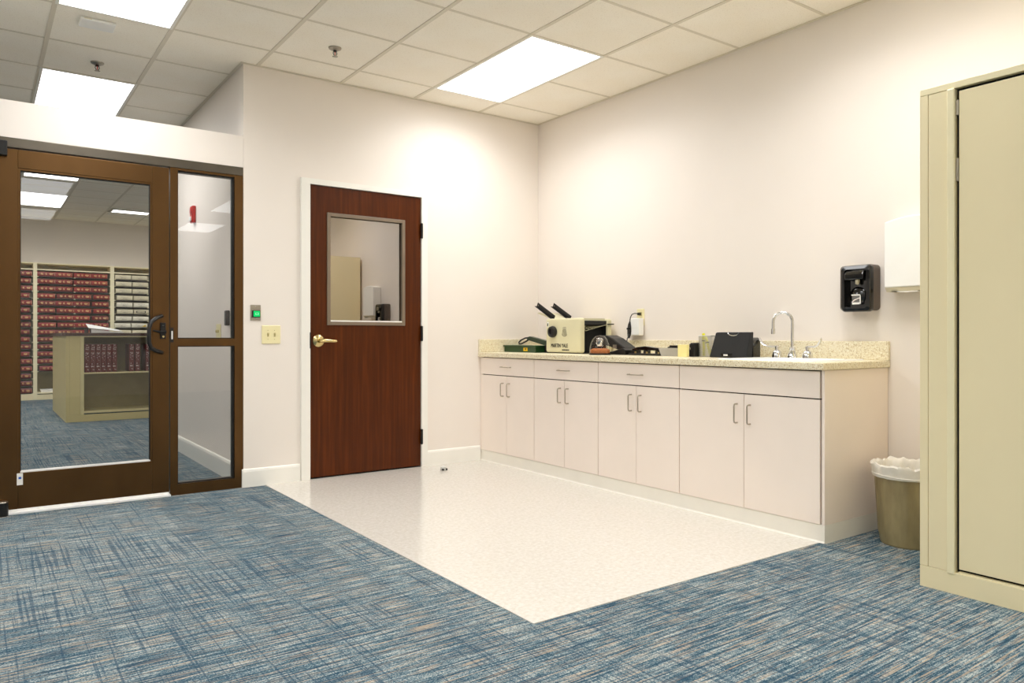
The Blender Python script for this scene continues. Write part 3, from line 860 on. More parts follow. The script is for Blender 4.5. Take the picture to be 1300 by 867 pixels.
# spout swings towards the wooden door
r = 0.054
dirv = Vector((-0.6, 0.8, 0)).normalized()
pts = [Vector((FXX, -2.618, ZB + 0.06)), Vector((FXX, -2.618, ZB + 0.12)), Vector((FXX, -2.618, ZB + 0.215))]
for k in range(1, 11):
    a = PI - PI * k / 10 * 1.05
    c = Vector((FXX, -2.618, ZB + 0.215)) + dirv * r
    pts.append(c + dirv * (r * math.cos(a)) + Vector((0, 0, r * math.sin(a))))
last = pts[-1]; dd = (pts[-1] - pts[-2]).normalized()
pts.append(last + dd * 0.04)
tube('spout', [tuple(p) for p in pts], 0.0095, M['chrome'], t, 12)
tube('aerator', [tuple(last + dd * 0.035), tuple(last + dd * 0.066)], 0.0125, M['chrome'], t, 12)
for yc, s, lab in ((-2.513, 1, 'chrome wing handle of the tap on the side of the black speaker'), (-2.717, -1, 'chrome wing handle of the tap on the side of the worktop end')):
    h = thing('tap_handle', (FXX, yc, ZB), lab, 'tap handle', 'wing handles beside the tap')
    lathe('handle_base', (FXX, yc, ZB), [(0, 0), (0.031, 0), (0.03, 0.012), (0.025, 0.032), (0.016, 0.042), (0.009, 0.046), (0.009, 0.056), (0, 0.056)], M['chrome'], h, 20)
    lathe('hub', (FXX, yc, ZB + 0.052), [(0, 0), (0.012, 0), (0.012, 0.014), (0.009, 0.017), (0, 0.017)], M['chrome'], h, 14)
    bm = bmesh.new()
    P0 = [(0.0, 0.066, 0.007), (0.03, 0.066, 0.007), (0.055, 0.067, 0.009), (0.074, 0.074, 0.012), (0.09, 0.09, 0.014), (0.1, 0.106, 0.013), (0.103, 0.114, 0.007)]
    rings = []
    for q, z, w in P0:
        p = Vector((FXX - 0.25 * q, yc + s * q, ZB + z))
        rings.append([bm.verts.new(p + Vector((w * math.cos(a) * (1.0), 0, 0)) + Vector((0, 0, 0.006 * math.sin(a)))) for a in [2 * PI * k / 10 for k in range(10)]])
    for a, b in zip(rings, rings[1:]):
        for k in range(10):
            bm.faces.new((a[k], a[(k + 1) % 10], b[(k + 1) % 10], b[k]))
    bm.faces.new(rings[0]); bm.faces.new(rings[-1])
    new_obj('wing_lever', bm, M['chrome'], h, smooth=True)

# ------------------------------------------------------------------ things on the worktop
# green box
t = thing('green_box', (-0.3, -0.22, ZT), 'flat dark green metal box with yellow label at the worktop corner', 'box')
box('body', (-0.39, -0.19, -0.47, 0.0 - 0.03, ZT, ZT + 0.047), M['green'], t, 0.003)
box('rim', (-0.398, -0.182, -0.48, -0.024, ZT + 0.047, ZT + 0.058), M['green'], t, 0.002)
lb = box('label_sticker', (-0.3915, -0.39, -0.36, -0.305, ZT + 0.012, ZT + 0.04), M['yellow'], t)
box('printed_mark', (-0.3922, -0.3915, -0.34, -0.325, ZT + 0.022, ZT + 0.034), M['ink'], lb)
# lever press behind it
t = thing('green_lever_arm', (-0.2, -0.35, ZT + 0.059), 'dark green sloping lever with a black loop grip on the green box', 'tool')
bm = bmesh.new()
poly = [(-0.265, ZT + 0.128), (-0.285, ZT + 0.132), (-0.555, ZT + 0.088), (-0.555, ZT + 0.06), (-0.48, ZT + 0.06), (-0.245, ZT + 0.105)]
bm_prism(bm, poly, -0.315, -0.275, 'x')
new_obj('arm', bm, M['green_deep'], t, 0.003)
tube('grip', [(-0.295, -0.262, ZT + 0.122), (-0.295, -0.2, ZT + 0.118), (-0.295, -0.14, ZT + 0.1), (-0.295, -0.11, ZT + 0.082), (-0.295, -0.115, ZT + 0.068), (-0.295, -0.15, ZT + 0.07), (-0.295, -0.21, ZT + 0.09), (-0.295, -0.26, ZT + 0.108)], 0.0065, M['black_metal'], t, 8)
box('foot', (-0.31, -0.28, -0.555, -0.4825, ZT, ZT + 0.066), M['black'], t)

# desk folding machine
t = thing('paper_folder', (-0.2, -0.78, ZT), 'beige desk paper folding machine with a black knob and lettering', 'machine')
def rrect(y0, y1, z0, z1, r, n=4):
    pts = []
    for cy, cz, a0 in ((y1 - r, z1 - r, 0), (y0 + r, z1 - r, 90), (y0 + r, z0 + r, 180), (y1 - r, z0 + r, 270)):
        for k in range(n + 1):
            a = math.radians(a0 + 90 * k / n)
            pts.append((cy + r * math.cos(a), cz + r * math.sin(a)))
    return pts
zt = ZT + 0.272
prism('front_housing', rrect(-0.986, -0.567, ZT + 0.006, zt, 0.018), -0.362, -0.315, M['beige_enamel'], t, 'x', 0.012)
prism('rear_housing', rrect(-0.986, -0.567, ZT + 0.006, zt - 0.004, 0.018), -0.085, -0.04, M['beige_enamel'], t, 'x', 0.01)
box('top_cover', (-0.315, -0.085, -0.955, -0.58, zt - 0.02, zt - 0.002), M['beige_enamel'], t)
box('inner_dark_sheet', (-0.315, -0.3135, -0.968, -0.90, ZT + 0.006, zt - 0.021), M['dark_void'], t)  # dark sheets over the beige inner faces paint the unlit inside
box('inner_dark_sheet', (-0.0865, -0.085, -0.968, -0.90, ZT + 0.006, zt - 0.021), M['dark_void'], t)
box('dark_core', (-0.3135, -0.0865, -0.92, -0.58, ZT + 0.006, zt - 0.021), M['dark_void'], t)
box('output_lip', (-0.315, -0.085, -0.972, -0.95, zt - 0.05, zt - 0.02), M['black'], t)
box('base_plate', (-0.355, -0.05, -0.975, -0.575, ZT, ZT + 0.006), M['black'], t)
bm = bmesh.new()
for k in range(7):
    x = -0.308 + k * 0.036
    bm_tube(bm, [(x, -0.92, zt - 0.06), (x, -0.985, zt - 0.098 + 0.05 * k / 6)], 0.0028, 6)
for k in range(4):
    f = k / 3
    bm_tube(bm, [(-0.312, -0.92 - 0.065 * f, zt - 0.06 - 0.038 * f), (-0.088, -0.92 - 0.065 * f, zt - 0.06 + 0.012 * f)], 0.0028, 6)
rk = new_obj('output_rack', bm, M['rack'], t); rk['kind'] = 'stuff'
box('tray_guide', (-0.09, -0.03, -1.0, -0.985, zt - 0.05, zt - 0.042), M['black'], t)
lathe('knob', (-0.362, -0.664, ZT + 0.168), [(0, 0), (0.044, 0), (0.046, -0.012), (0.04, -0.03), (0.026, -0.032), (0.022, -0.02), (0, -0.02)], M['black'], t, 24, 'x')
box('power_switch', (-0.3635, -0.362, -0.602, -0.585, ZT + 0.205, ZT + 0.247), M['white_plastic'], t)
box('rocker', (-0.366, -0.3635, -0.598, -0.589, ZT + 0.212, ZT + 0.235), M['ink'], t)
bm = bmesh.new()
for rr in (0.009, 0.021):
    bm_tube(bm, arc((-0.3625, -0.798, ZT + 0.168), rr, 0.0, 2 * PI * 0.96, 18, 'x'), 0.0022, 5)
bm_tube(bm, arc((-0.3625, -0.798, ZT + 0.168), 0.034, PI * 1.15, PI * 1.85, 12, 'x'), 0.0022, 5)
bm_tube(bm, arc((-0.3625, -0.798, ZT + 0.168), 0.034, PI * 0.3, PI * 0.7, 12, 'x'), 0.0015, 5)
new_obj('emblem', bm, M['ink'], t)
bm = text_bm('MARTIN YALE', 0.0415, lambda u, v: (-0.3632, -0.632 - u * 0.80, ZT + 0.046 + v))
fat = bm.copy()
me_ = bpy.data.meshes.new('fat'); fat.to_mesh(me_); fat.free()
for dz, dx in ((0.0018, 0.0), (0.0, 0.0022), (0.0018, 0.0022)):
    n0 = len(bm.verts); bm.from_mesh(me_); bm.verts.ensure_lookup_table()
    for v in bm.verts[n0:]:
        v.co.z += dz * 0.7; v.co.y -= dx; v.co.x -= 0.0001 * (1 + dz * 500 + dx * 200)
bpy.data.meshes.remove(me_)
new_obj('lettering', bm, M['ink'], t)
bm = bmesh.new()
yy = -0.77
for w in (0.014, 0.008, 0.012, 0.006, 0.016, 0.01, 0.009):
    bm_box(bm, -0.3628, -0.362, yy - w * 0.9, yy, ZT + 0.022, ZT + 0.032); yy -= w + 0.0015
new_obj('small_print', bm, M['ink'], t)
# feed table and two guide rails rising toward the corner
def slanted(name, x0, x1, ya, za, yb, zb, th, mat):
    d = Vector((0, yb - ya, zb - za)).normalized(); nn = Vector((0, -d.z, d.y)) * th
    if nn.z < 0: nn = -nn
    return prism(name, [(ya, za), (yb, zb), (yb + nn.y, zb + nn.z), (ya + nn.y, za + nn.z)], x0, x1, mat, t, 'x')
slanted('feed_table', -0.29, -0.08, -0.56, zt - 0.004, -0.365, zt + 0.05, 0.006, M['beige_enamel'])
for xg in (-0.285, -0.115):
    bm = bmesh.new()
    ya, za, yb, zb = -0.57, zt - 0.006, -0.345, zt + 0.108
    d = Vector((0, yb - ya, zb - za)).normalized(); nn = Vector((0, d.z, -d.y)) * -1
    if nn.z < 0: nn = -nn
    h = 0.036
    bm_prism(bm, [(ya, za), (yb, zb), (yb + nn.y * h, zb + nn.z * h), (ya + nn.y * h, za + nn.z * h)], xg, xg + 0.004, 'x')
    bm_prism(bm, [(ya, za), (yb, zb), (yb + nn.y * 0.004, zb + nn.z * 0.004), (ya + nn.y * 0.004, za + nn.z * 0.004)], xg - 0.02, xg, 'x')
    gr_ = new_obj('guide_rail', bm, M['black_metal'], t)
    c = Vector((xg - 0.0015, yb, zb)) - d * 0.02 + nn * 0.018
    bm = bmesh.new(); bm_lathe(bm, tuple(c), [(0, 0), (0.005, 0), (0.004, -0.003), (0, -0.003)], 10, 'x')
    new_obj('rivet', bm, M['steel'], gr_)

# clear dome with brown shavings
t = thing('shavings_jar', (-0.43, -1.277, ZT), 'small clear domed jar with brown contents before the folding machine', 'jar')
lathe('jar_base', (-0.43, -1.277, ZT), [(0, 0), (0.078, 0), (0.078, 0.012), (0, 0.012)], M['black'], t, 24)
lathe('shavings', (-0.43, -1.277, ZT + 0.0125), [(0, 0), (0.071, 0), (0.071, 0.022), (0.05, 0.034), (0.03, 0.027), (0, 0.036)], M['rust'], t, 20)
lathe('dome', (-0.43, -1.277, ZT + 0.012), [(0.076, 0), (0.074, 0.03), (0.066, 0.07), (0.052, 0.1), (0.034, 0.12), (0.0, 0.128)], M['jar_glass'], t, 28)
lathe('sharpener_head', (-0.43, -1.277, ZT + 0.06), [(0, 0), (0.02, 0.0), (0.026, 0.02), (0.026, 0.05), (0.012, 0.062), (0, 0.062)], M['chrome'], t, 16)
# wedge shaped desk device
t = thing('desk_device', (-0.26, -1.3, ZT), 'black wedge-shaped desk device plugged into the wall adapter', 'device')
prism('wedge_body', [(-1.13, ZT + 0.138), (-1.21, ZT + 0.14), (-1.275, ZT + 0.118), (-1.385, ZT + 0.06), (-1.41, ZT + 0.045), (-1.36, ZT + 0.03), (-1.19, ZT + 0.07)], -0.31, -0.19, M['black_metal'], t, 'x', 0.008)
prism('base_plate', [(-1.155, ZT), (-1.43, ZT), (-1.43, ZT + 0.035), (-1.40, ZT + 0.048), (-1.30, ZT + 0.025), (-1.17, ZT + 0.012)], -0.33, -0.17, M['black_metal'], t, 'x', 0.005)
box('feed_slot', (-0.3135, -0.3105, -1.325, -1.285, ZT + 0.045, ZT + 0.072), M['steel'], t, 0.001)

pc = tube('power_cord', [(-0.03, -1.258, 1.207), (-0.045, -1.24, 1.21), (-0.05, -1.215, 1.203), (-0.05, -1.198, 1.18), (-0.05, -1.192, 1.15), (-0.05, -1.187, 1.05), (-0.07, -1.185, 1.02), (-0.11, -1.22, 0.99), (-0.16, -1.27, 0.97), (-0.2, -1.30, 0.985)], 0.0035, M['black'], t, 8)
box('plug', (-0.03, -0.0092, -1.272, -1.248, 1.195, 1.215), M['black'], pc, 0.003)
bm = bmesh.new()
for k in range(5):
    off = (k - 2) * 0.006
    lp = [(-0.05 + off * 0.6 + 0.006 * math.cos(q), -1.187 + off + (0.016 + 0.006 * (1 - math.sin(q)) / 2) * math.cos(q), 1.095 + 0.055 * math.sin(q) - 0.004 * k) for q in [2 * PI * j / 16 for j in range(16)]]
    bm_tube(bm, lp, 0.0032, 6, close=True)
new_obj('cord_bundle', bm, M['black'], pc, smooth=True)
box('cord_tie', (-0.062, -0.038, -1.206, -1.168, 1.088, 1.102), M['black_metal'], pc, 0.003)

# three-hole punch
t = thing('hole_punch', (-0.27, -1.6, ZT), 'flat black hole punch between the wedge device and clear tray', 'punch')
box('base', (-0.31, -0.22, -1.73, -1.435, ZT, ZT + 0.014), M['black'], t, 0.004)
prism('press_bar', [(-1.455, ZT + 0.045), (-1.5, ZT + 0.056), (-1.58, ZT + 0.064), (-1.66, ZT + 0.056), (-1.732, ZT + 0.052), (-1.732, ZT + 0.034), (-1.455, ZT + 0.034)], -0.29, -0.235, M['black_gloss'], t, 'x', 0.004)
for y in (-1.475, -1.585, -1.695):
    box('punch_head', (-0.296, -0.25, y - 0.012, y + 0.012, ZT + 0.014, ZT + 0.034), M['black_metal'], t)
    box('pin', (-0.299, -0.296, y - 0.03, y - 0.014, ZT + 0.0145, ZT + 0.026), M['brass'], t)

# clear tray with its contents
t = thing('desk_tray', (-0.29, -1.86, ZT), 'clear grey plastic desk tray before the black clip holder', 'tray')
poly0 = (-0.31, -0.225, -1.968, -1.752); poly1 = (-0.32, -0.215, -1.982, -1.735)
bm = bmesh.new()
def rect4(p, z): return [bm.verts.new(q) for q in ((p[0], p[2], z), (p[1], p[2], z), (p[1], p[3], z), (p[0], p[3], z))]
RA = [rect4(poly0, ZT), rect4(poly1, ZT + 0.055), rect4(shrink(poly1, 0.003), ZT + 0.055), rect4(shrink(poly0, 0.003), ZT + 0.004)]
for a, b in zip(RA, RA[1:]):
    for k in range(4):
        bm.faces.new((a[k], a[(k + 1) % 4], b[(k + 1) % 4], b[k]))
bm.faces.new(RA[0][::-1]); bm.faces.new(RA[-1])
new_obj('tray_shell', bm, M['tray_clear'], t)
t = thing('note_pad', (-0.34, -1.95, ZT), 'pale yellow pad of notes standing before the clear desk tray', 'notepad')
box('pages', (-0.352, -0.33, -2.01, -1.935, ZT, ZT + 0.078), M['note'], t, 0.001)
box('backing_card', (-0.33, -0.3285, -2.01, -1.935, ZT, ZT + 0.078), M['cream_plastic'], t)
t = thing('tape_strip_holder', (-0.255, -1.83, ZT + 0.005), 'small black item lying in the clear desk tray', 'holder')
box('body', (-0.272, -0.24, -1.88, -1.77, ZT + 0.0045, ZT + 0.062), M['black'], t, 0.006)
box('lid', (-0.274, -0.238, -1.882, -1.79, ZT + 0.062, ZT + 0.072), M['black_metal'], t, 0.003)
t = thing('clip_holder', (-0.26, -1.98, ZT), 'black plastic holder between the clear tray and mesh pen cup', 'holder')
box('body', (-0.3, -0.24, -2.03, -1.985, ZT, ZT + 0.084), M['black'], t, 0.004)
box('divider', [(-0.298, -0.242, -1.999, -1.996, ZT + 0.084, ZT + 0.09), (-0.298, -0.242, -2.02, -2.017, ZT + 0.084, ZT + 0.09)], M['black'], t)
box('clip', (-0.303, -0.3, -2.0, -1.99, ZT + 0.045, ZT + 0.06), M['chrome'], t)

# mesh pen cup
t = thing('pen_cup', (-0.21, -2.09, ZT), 'silver wire mesh pen cup between the black holder and speaker', 'pen cup')
cx0, cx1, cy0, cy1 = -0.265, -0.165, -2.135, -2.035
zc_ = ZT + 0.135
bm = bmesh.new()
nn_ = 13
for k in range(nn_ + 1):
    f = k / nn_
    for (pa, pb) in (((cx0, cy0 + (cy1 - cy0) * f), None), ((cx1, cy0 + (cy1 - cy0) * f), None), ((cx0 + (cx1 - cx0) * f, cy0), None), ((cx0 + (cx1 - cx0) * f, cy1), None)):
        bm_box(bm, pa[0] - 0.0008, pa[0] + 0.0008, pa[1] - 0.0008, pa[1] + 0.0008, ZT + 0.004, zc_)
for k in range(16):
    z = ZT + 0.006 + k * 0.0083
    w = 0.0007
    for b_ in ((cx0 - w, cx0 + w, cy0, cy1), (cx1 - w, cx1 + w, cy0, cy1), (cx0, cx1, cy0 - w, cy0 + w), (cx0, cx1, cy1 - w, cy1 + w)):
        bm_box(bm, *b_, z, z + 0.0014)
ms = new_obj('wire_mesh', bm, M['wire'], t); ms['kind'] = 'stuff'
tube('rim', [(cx0, cy0, zc_), (cx1, cy0, zc_), (cx1, cy1, zc_), (cx0, cy1, zc_)], 0.003, M['wire'], t, 8, close=True)
box('cup_base', (cx0, cx1, cy0, cy1, ZT, ZT + 0.004), M['steel'], t)
def pen(name, p0, p1, r, mat, cap, lab, cat='pen', grp='highlighters in the mesh cup'):
    t = thing(name, p0, lab, cat, grp)
    p0 = Vector(p0); p1 = Vector(p1); d = p1 - p0
    tube('barrel', [tuple(p0), tuple(p0 + d * 0.66)], r, mat, t, 10)
    bm = bmesh.new(); bm_tube(bm, [tuple(p0 + d * 0.66), tuple(p0 + d * 0.96), tuple(p1)], [r * 1.08, r * 1.08, r * 0.7], 10)
    new_obj('pen_cap', bm, cap, t, smooth=True)
    bm = bmesh.new(); bm_tube(bm, [tuple(p0 + d * 0.655), tuple(p0 + d * 0.70)], r * 1.25, 10)
    new_obj('cap_ring', bm, M['ink'], t, smooth=True)
pen('highlighter', (-0.235, -2.052, ZT + 0.006), (-0.25, -2.062, ZT + 0.152), 0.0095, M['highlighter'], M['highlighter'], 'yellow highlighter standing tallest in the mesh pen cup')
pen('highlighter', (-0.248, -2.118, ZT + 0.014), (-0.247, -2.075, ZT + 0.128), 0.0095, M['highlighter'], M['highlighter'], 'yellow highlighter leaning in the mesh pen cup beside the tallest one')
pen('pen', (-0.2, -2.1, ZT + 0.01), (-0.18, -2.128, ZT + 0.15), 0.004, M['highlighter'], M['black'], 'thin pen with black cap in the mesh cup against the speaker', 'pen', 'pens in the mesh cup')

# black speaker
t = thing('desk_speaker', (-0.22, -2.29, ZT), 'black fabric-fronted desk speaker standing beside the pen cup', 'speaker')
bm = bmesh.new()
yA0, yA1, yB0, yB1 = -2.425, -2.148, -2.432, -2.172
pf = [(-0.295, -2.42, ZT), (-0.295, -2.142, ZT), (-0.205, -2.15, ZT), (-0.205, -2.40, ZT)]
pt = [(-0.262, -2.432, ZT + 0.156), (-0.262, -2.168, ZT + 0.156), (-0.225, -2.17, ZT + 0.158), (-0.225, -2.425, ZT + 0.158)]
a = [bm.verts.new(p) for p in pf]; b = [bm.verts.new(p) for p in pt]
for k in range(4):
    bm.faces.new((a[k], a[(k + 1) % 4], b[(k + 1) % 4], b[k]))
bm.faces.new(a[::-1]); bm.faces.new(b)
M['cloth_black'] = plain('black_speaker_cloth', S(30, 30, 31), 0.8, var=0.15, vs=300)
new_obj('front_grille', bm, M['cloth_black'], t, 0.006)
prism('rear_shell', [(-2.17, ZT), (-2.405, ZT), (-2.405, ZT + 0.11), (-2.39, ZT + 0.125), (-2.2, ZT + 0.13)], -0.206, -0.13, M['black_gloss'], t, 'x', 0.006)
bm = bmesh.new(); bm_tube(bm, [(-0.2655 + (0.2655 - 0.2655), -2.305 + 0.042 * math.cos(q) * -1, ZT + 0.157 - 0.021 * math.sin(q)) for q in [PI * k / 12 for k in range(13)]], 0.0022, 6)
new_obj('chrome_trim', bm, M['chrome'], t, smooth=True)
bd = box('badge', (-0.2965, -0.2915, -2.285, -2.255, ZT + 0.011, ZT + 0.021), M['white_plastic'], t)
box('badge_surround', (-0.294, -0.290, -2.315, -2.235, ZT + 0.006, ZT + 0.026), M['black_gloss'], t)

# ------------------------------------------------------------------ wall outlet, adapter, cord
t = thing('wall_outlet', (0, -1.255, 1.18), 'ivory wall outlet plate above the backsplash behind the adapter', 'outlet')
box('plate', (-0.007, -0.0005, -1.297, -1.222, 1.118, 1.243), M['ivory'], t, 0.003)
for z in (1.205, 1.157):
    box('socket', (-0.009, -0.007, -1.276, -1.243, z - 0.014, z + 0.014), M['ivory_dark'], t, 0.003)
t = thing('power_adapter', (-0.03, -1.26, 1.1), 'white block adapter plugged into the ivory wall outlet', 'adapter')
box('block', (-0.062, -0.0095, -1.298, -1.212, 1.045, 1.172), M['white_plastic'], t, 0.006)
box('seam', (-0.0625, -0.062, -1.292, -1.218, 1.1, 1.101), M['cream_plastic'], t)
# ------------------------------------------------------------------ soap dispenser
t = thing('soap_dispenser', (-0.06, -2.99, 1.3), 'black wall soap dispenser with a clear window above the sink end', 'dispenser')
prism('back_shell', rrect(-3.086, -2.892, 1.18, 1.432, 0.02), -0.078, -0.001, M['grey_brown'], t, 'x', 0.006)
# bowed front shell with a recessed niche
bm = bmesh.new()
def shell(x0, x1, y0, y1, z0, z1): bm_box(bm, x0, x1, y0, y1, z0, z1)
prof = rrect(-3.088, -2.915, 1.172, 1.43, 0.022, 5)
inner = rrect(-3.062, -2.938, 1.19, 1.408, 0.014, 5)
n = len(prof)
bow = lambda y, z: -0.105 - 0.012 * math.cos((z - 1.3) * 11)
A = [bm.verts.new((-0.05, y * 1.0 + 0.013, z)) for y, z in prof]
A2 = [bm.verts.new((-0.0785, y, z)) for y, z in prof]
Bv = [bm.verts.new((bow(y, z) + 0.008, y, z)) for y, z in prof]
Cc = [bm.verts.new((bow(y, z), -3.0015 + (y + 3.0015) * 0.94, 1.301 + (z - 1.301) * 0.965)) for y, z in prof]
Dd = [bm.verts.new((bow(y, z), y, z)) for y, z in inner]
Ee = [bm.verts.new((-0.062, y, z)) for y, z in inner]
for r0, r1 in ((A2, Bv), (Bv, Cc), (Cc, Dd), (Dd, Ee)):
    for k in range(n):
        bm.faces.new((r0[k], r0[(k + 1) % n], r1[(k + 1) % n], r1[k]))
bm.faces.new(Ee); bm.faces.new(A2[::-1])
for v in A: bm.verts.remove(v)
new_obj('front_cover', bm, M['black_gloss'], t, smooth=True)
prism('push_bar', [(-0.07, 1.362), (-0.11, 1.345), (-0.128, 1.352), (-0.126, 1.378), (-0.112, 1.398), (-0.07, 1.402)], -3.052, -2.946, M['black_gloss'], t, 'y', 0.005)
bm = bmesh.new(); bm_tube(bm, [(-0.1, -3.008, 1.352), (-0.1, -3.008, 1.335), (-0.105, -3.008, 1.326)], [0.013, 0.011, 0.009], 12)
new_obj('nozzle', bm, M['cream_plastic'], t, smooth=True)
bm = bmesh.new(); bm_lathe(bm, (-0.064, -3.0, 1.262), [(0.056, 0), (0.05, -0.014), (0.035, -0.024), (0, -0.028)], 24, 'x')
new_obj('bottle_bulge', bm, M['black_gloss'], t, smooth=True)
wn_ = prism('level_window', rrect(-3.026, -2.974, 1.213, 1.268, 0.006), -0.1, -0.085, M['frost'], t, 'x', 0.003)
box('window_mark', [(-0.1015, -0.1, -3.024, -2.974, 1.262, 1.268), (-0.1015, -0.1, -3.027, -3.022, 1.216, 1.262), (-0.1015, -0.1, -3.02, -2.978, 1.213, 1.224)], M['paper'], wn_)  # white marks laid on the level window
prism('window_streak', [(-2.975, 1.226), (-2.99, 1.24), (-3.02, 1.25), (-3.02, 1.246), (-2.992, 1.235), (-2.978, 1.224)], -0.1018, -0.1, M['silver_letter'], wn_, 'x')

# ------------------------------------------------------------------ towel dispenser
t = thing('towel_dispenser', (-0.1, -3.3, 1.47), 'white folded paper towel dispenser on the wall beside the tall cabinet', 'dispenser')
y0, y1 = -3.45, -3.158
bm = bmesh.new()
pts = []
for k in range(9):
    f = k / 8
    pts.append((y1 + (y0 - y1) * f, 1.645 + 0.022 * math.sin(PI * f)))
poly = pts + [(y0, 1.296), (y1, 1.296)]
bm_prism(bm, poly, -0.103, -0.001, 'x')
new_obj('cover', bm, M['white_plastic'], t, 0.006)
prism('tray', [(-0.1, 1.2955), (-0.001, 1.2955), (-0.001, 1.274), (-0.082, 1.274)], y0 + 0.002, y1 - 0.002, M['cream_plastic'], t, 'y', 0.002)
box('towel_slot', (-0.094, -0.03, -3.43, -3.19, 1.2728, 1.2738), M['dark_void'], t)
prism('towel_tip', [(-3.22, 1.272), (-3.26, 1.268), (-3.33, 1.270), (-3.33, 1.274), (-3.22, 1.274)], -0.095, -0.05, M['paper'], t, 'x')

# ------------------------------------------------------------------ bin and liner
bx, by = -0.25, -3.362
t = thing('waste_bin', (bx, by, 0.0), 'khaki metal waste bin with pressed ribs between worktop and tall cabinet', 'bin')
bm = bmesh.new()
N_ = 96
prof = [(0.128, 0.0), (0.131, 0.004), (0.131, 0.012), (0.134, 0.03), (0.136, 0.05), (0.152, 0.31), (0.156, 0.345), (0.162, 0.375), (0.162, 0.381), (0.157, 0.379), (0.13, 0.01)]
rings = []
for r, h in prof:
    rr = []
    for k in range(N_):
        a = 2 * PI * k / N_
        rib = 0.005 * (1 if k % 6 == 0 else 0) * (1 if 0.04 < h < 0.33 and r > 0.131 else 0)
        rr.append(bm.verts.new((bx + (r + rib) * math.cos(a), by + (r + rib) * math.sin(a), h)))
    rings.append(rr)
for a, b in zip(rings, rings[1:]):
    for k in range(N_):
        bm.faces.new((a[k], a[(k + 1) % N_], b[(k + 1) % N_], b[k]))
bm.faces.new(rings[0][::-1]); bm.faces.new(rings[-1])
new_obj('bin_body', bm, M['bin'], t, smooth=True)
t = thing('bin_liner', (bx, by, 0.3), 'crumpled white plastic liner folded over the khaki bin rim', 'bin liner')
bm = bmesh.new()
random.seed(3)
prof = [(0.1655, 0.335), (0.168, 0.352), (0.17, 0.372), (0.174, 0.392), (0.168, 0.401), (0.158, 0.398), (0.149, 0.384), (0.144, 0.35), (0.138, 0.26), (0.126, 0.1), (0.12, 0.016)]
N2 = 72
ph = [random.uniform(0, 6.28) for _ in range(8)]
rings = []
for i, (r, h) in enumerate(prof):
    rr = []
    for k in range(N2):
        a = 2 * PI * k / N2
        w = sum(math.sin(a * f + ph[j] + i * 0.35 * (j - 3)) for j, f in enumerate((5, 8, 13, 17, 23, 29))) / 6
        amp = 0.004 if i < 2 else (0.012 if i < 5 else (0.018 if i < 9 else 0.003))
        q = r + w * amp * (1 if i > 2 else 0.5)
        if i < 4: q = max(q, 0.1645)
        if i >= 6: q = min(q, 0.126 + 0.072 * h)
        rr.append(bm.verts.new((bx + q * math.cos(a), by + q * math.sin(a), h + (w * 0.014 if i in (3, 4, 5, 6) else w * 0.002))))
    rings.append(rr)
for a, b in zip(rings, rings[1:]):
    for k in range(N2):
        bm.faces.new((a[k], a[(k + 1) % N2], b[(k + 1) % N2], b[k]))
bm.faces.new(rings[-1])
new_obj('bag', bm, M['liner'], t, smooth=True)
tube('gathered_band', [(bx + 0.1675 * math.cos(q), by + 0.1675 * math.sin(q), 0.347 + 0.003 * math.sin(3 * q)) for q in [2 * PI * k / 40 for k in range(40)]], 0.0035, M['liner'], t, 6, close=True)

# ------------------------------------------------------------------ tall cabinet
CX = -0.855
t = thing('tall_cabinet', (-0.43, -4.45, 0), 'tall putty coloured metal storage cabinet against the right wall', 'cabinet')
yE = -5.2; yS = -3.704
box('shell', (CX + 0.03, -0.03, yE, yS - 0.001, 0.0, 2.056), M['putty'], t)
box('plinth', (CX, CX + 0.03, yE, yS, 0.0, 0.0865), M['putty'], t, 0.0015)
box('top_rail', (CX, CX + 0.03, yE, yS, 2.032, 2.058), M['putty_light'], t, 0.0015)
box('corner_post', (CX, CX + 0.03, -3.7365, yS, 0.088, 2.0305), M['putty'], t, 0.0015)
box('side_strip', (CX + 0.001, CX + 0.03, -3.8115, -3.738, 0.088, 2.0305), M['putty'], t, 0.001)
box('door_post', (CX - 0.008, CX + 0.03, -3.84, -3.8125, 0.08, 2.0315), M['putty_light'], t, 0.004)
box('gap_shadow', (CX + 0.024, CX + 0.03, yE, -3.84, 0.0875, 2.031), M['dark_void'], t)
dp = box('door_panel', (CX + 0.004, CX + 0.023, yE, -3.854, 0.103, 2.018), M['putty'], t, 0.003)
box('panel_edge', (CX + 0.0045, CX + 0.023, yE, -3.852, 0.0875, 0.0925), M['putty_light'], t)
for za, zb in ((1.925, 1.985), (1.66, 1.75), ):
    box('hinge', (CX + 0.008, CX + 0.024, -3.851, -3.841, za, zb), M['steel'], t)

# ------------------------------------------------------------------ records room: island cabinet
t = thing('island_cabinet', (-2.6, 6.15, 0), 'low putty metal island cabinet with dark top seen through the glass door', 'cabinet')
IY = 5.18; IB = 7.12; xl, xr = -3.18, -2.0
box('side_panel', (xl, xl + 0.02, IY + 0.02, IB, 0.0, 1.044), M['island'], t)
box('side_panel', (xr - 0.02, xr, IY + 0.02, IB, 0.0, 1.044), M['island'], t)
box('plinth', (xl, xr, IY, IY + 0.02, 0.0, 0.086), M['island'], t, 0.0015)
for s0, s1, nm in ((xl, xl + 0.038, 'corner_post'), (xl + 0.039, xl + 0.151, 'side_strip'), (xl + 0.152, xl + 0.19, 'opening_post'), (xr - 0.19, xr - 0.152, 'opening_post'), (xr - 0.151, xr - 0.039, 'side_strip'), (xr - 0.038, xr, 'corner_post')):
    box(nm, (s0, s1, IY - (0.004 if nm == 'opening_post' else 0), IY + 0.02, 0.0875, 1.044), M['island_light'] if nm == 'opening_post' else M['island'], t, 0.001)
ox0, ox1 = xl + 0.19, xr - 0.19
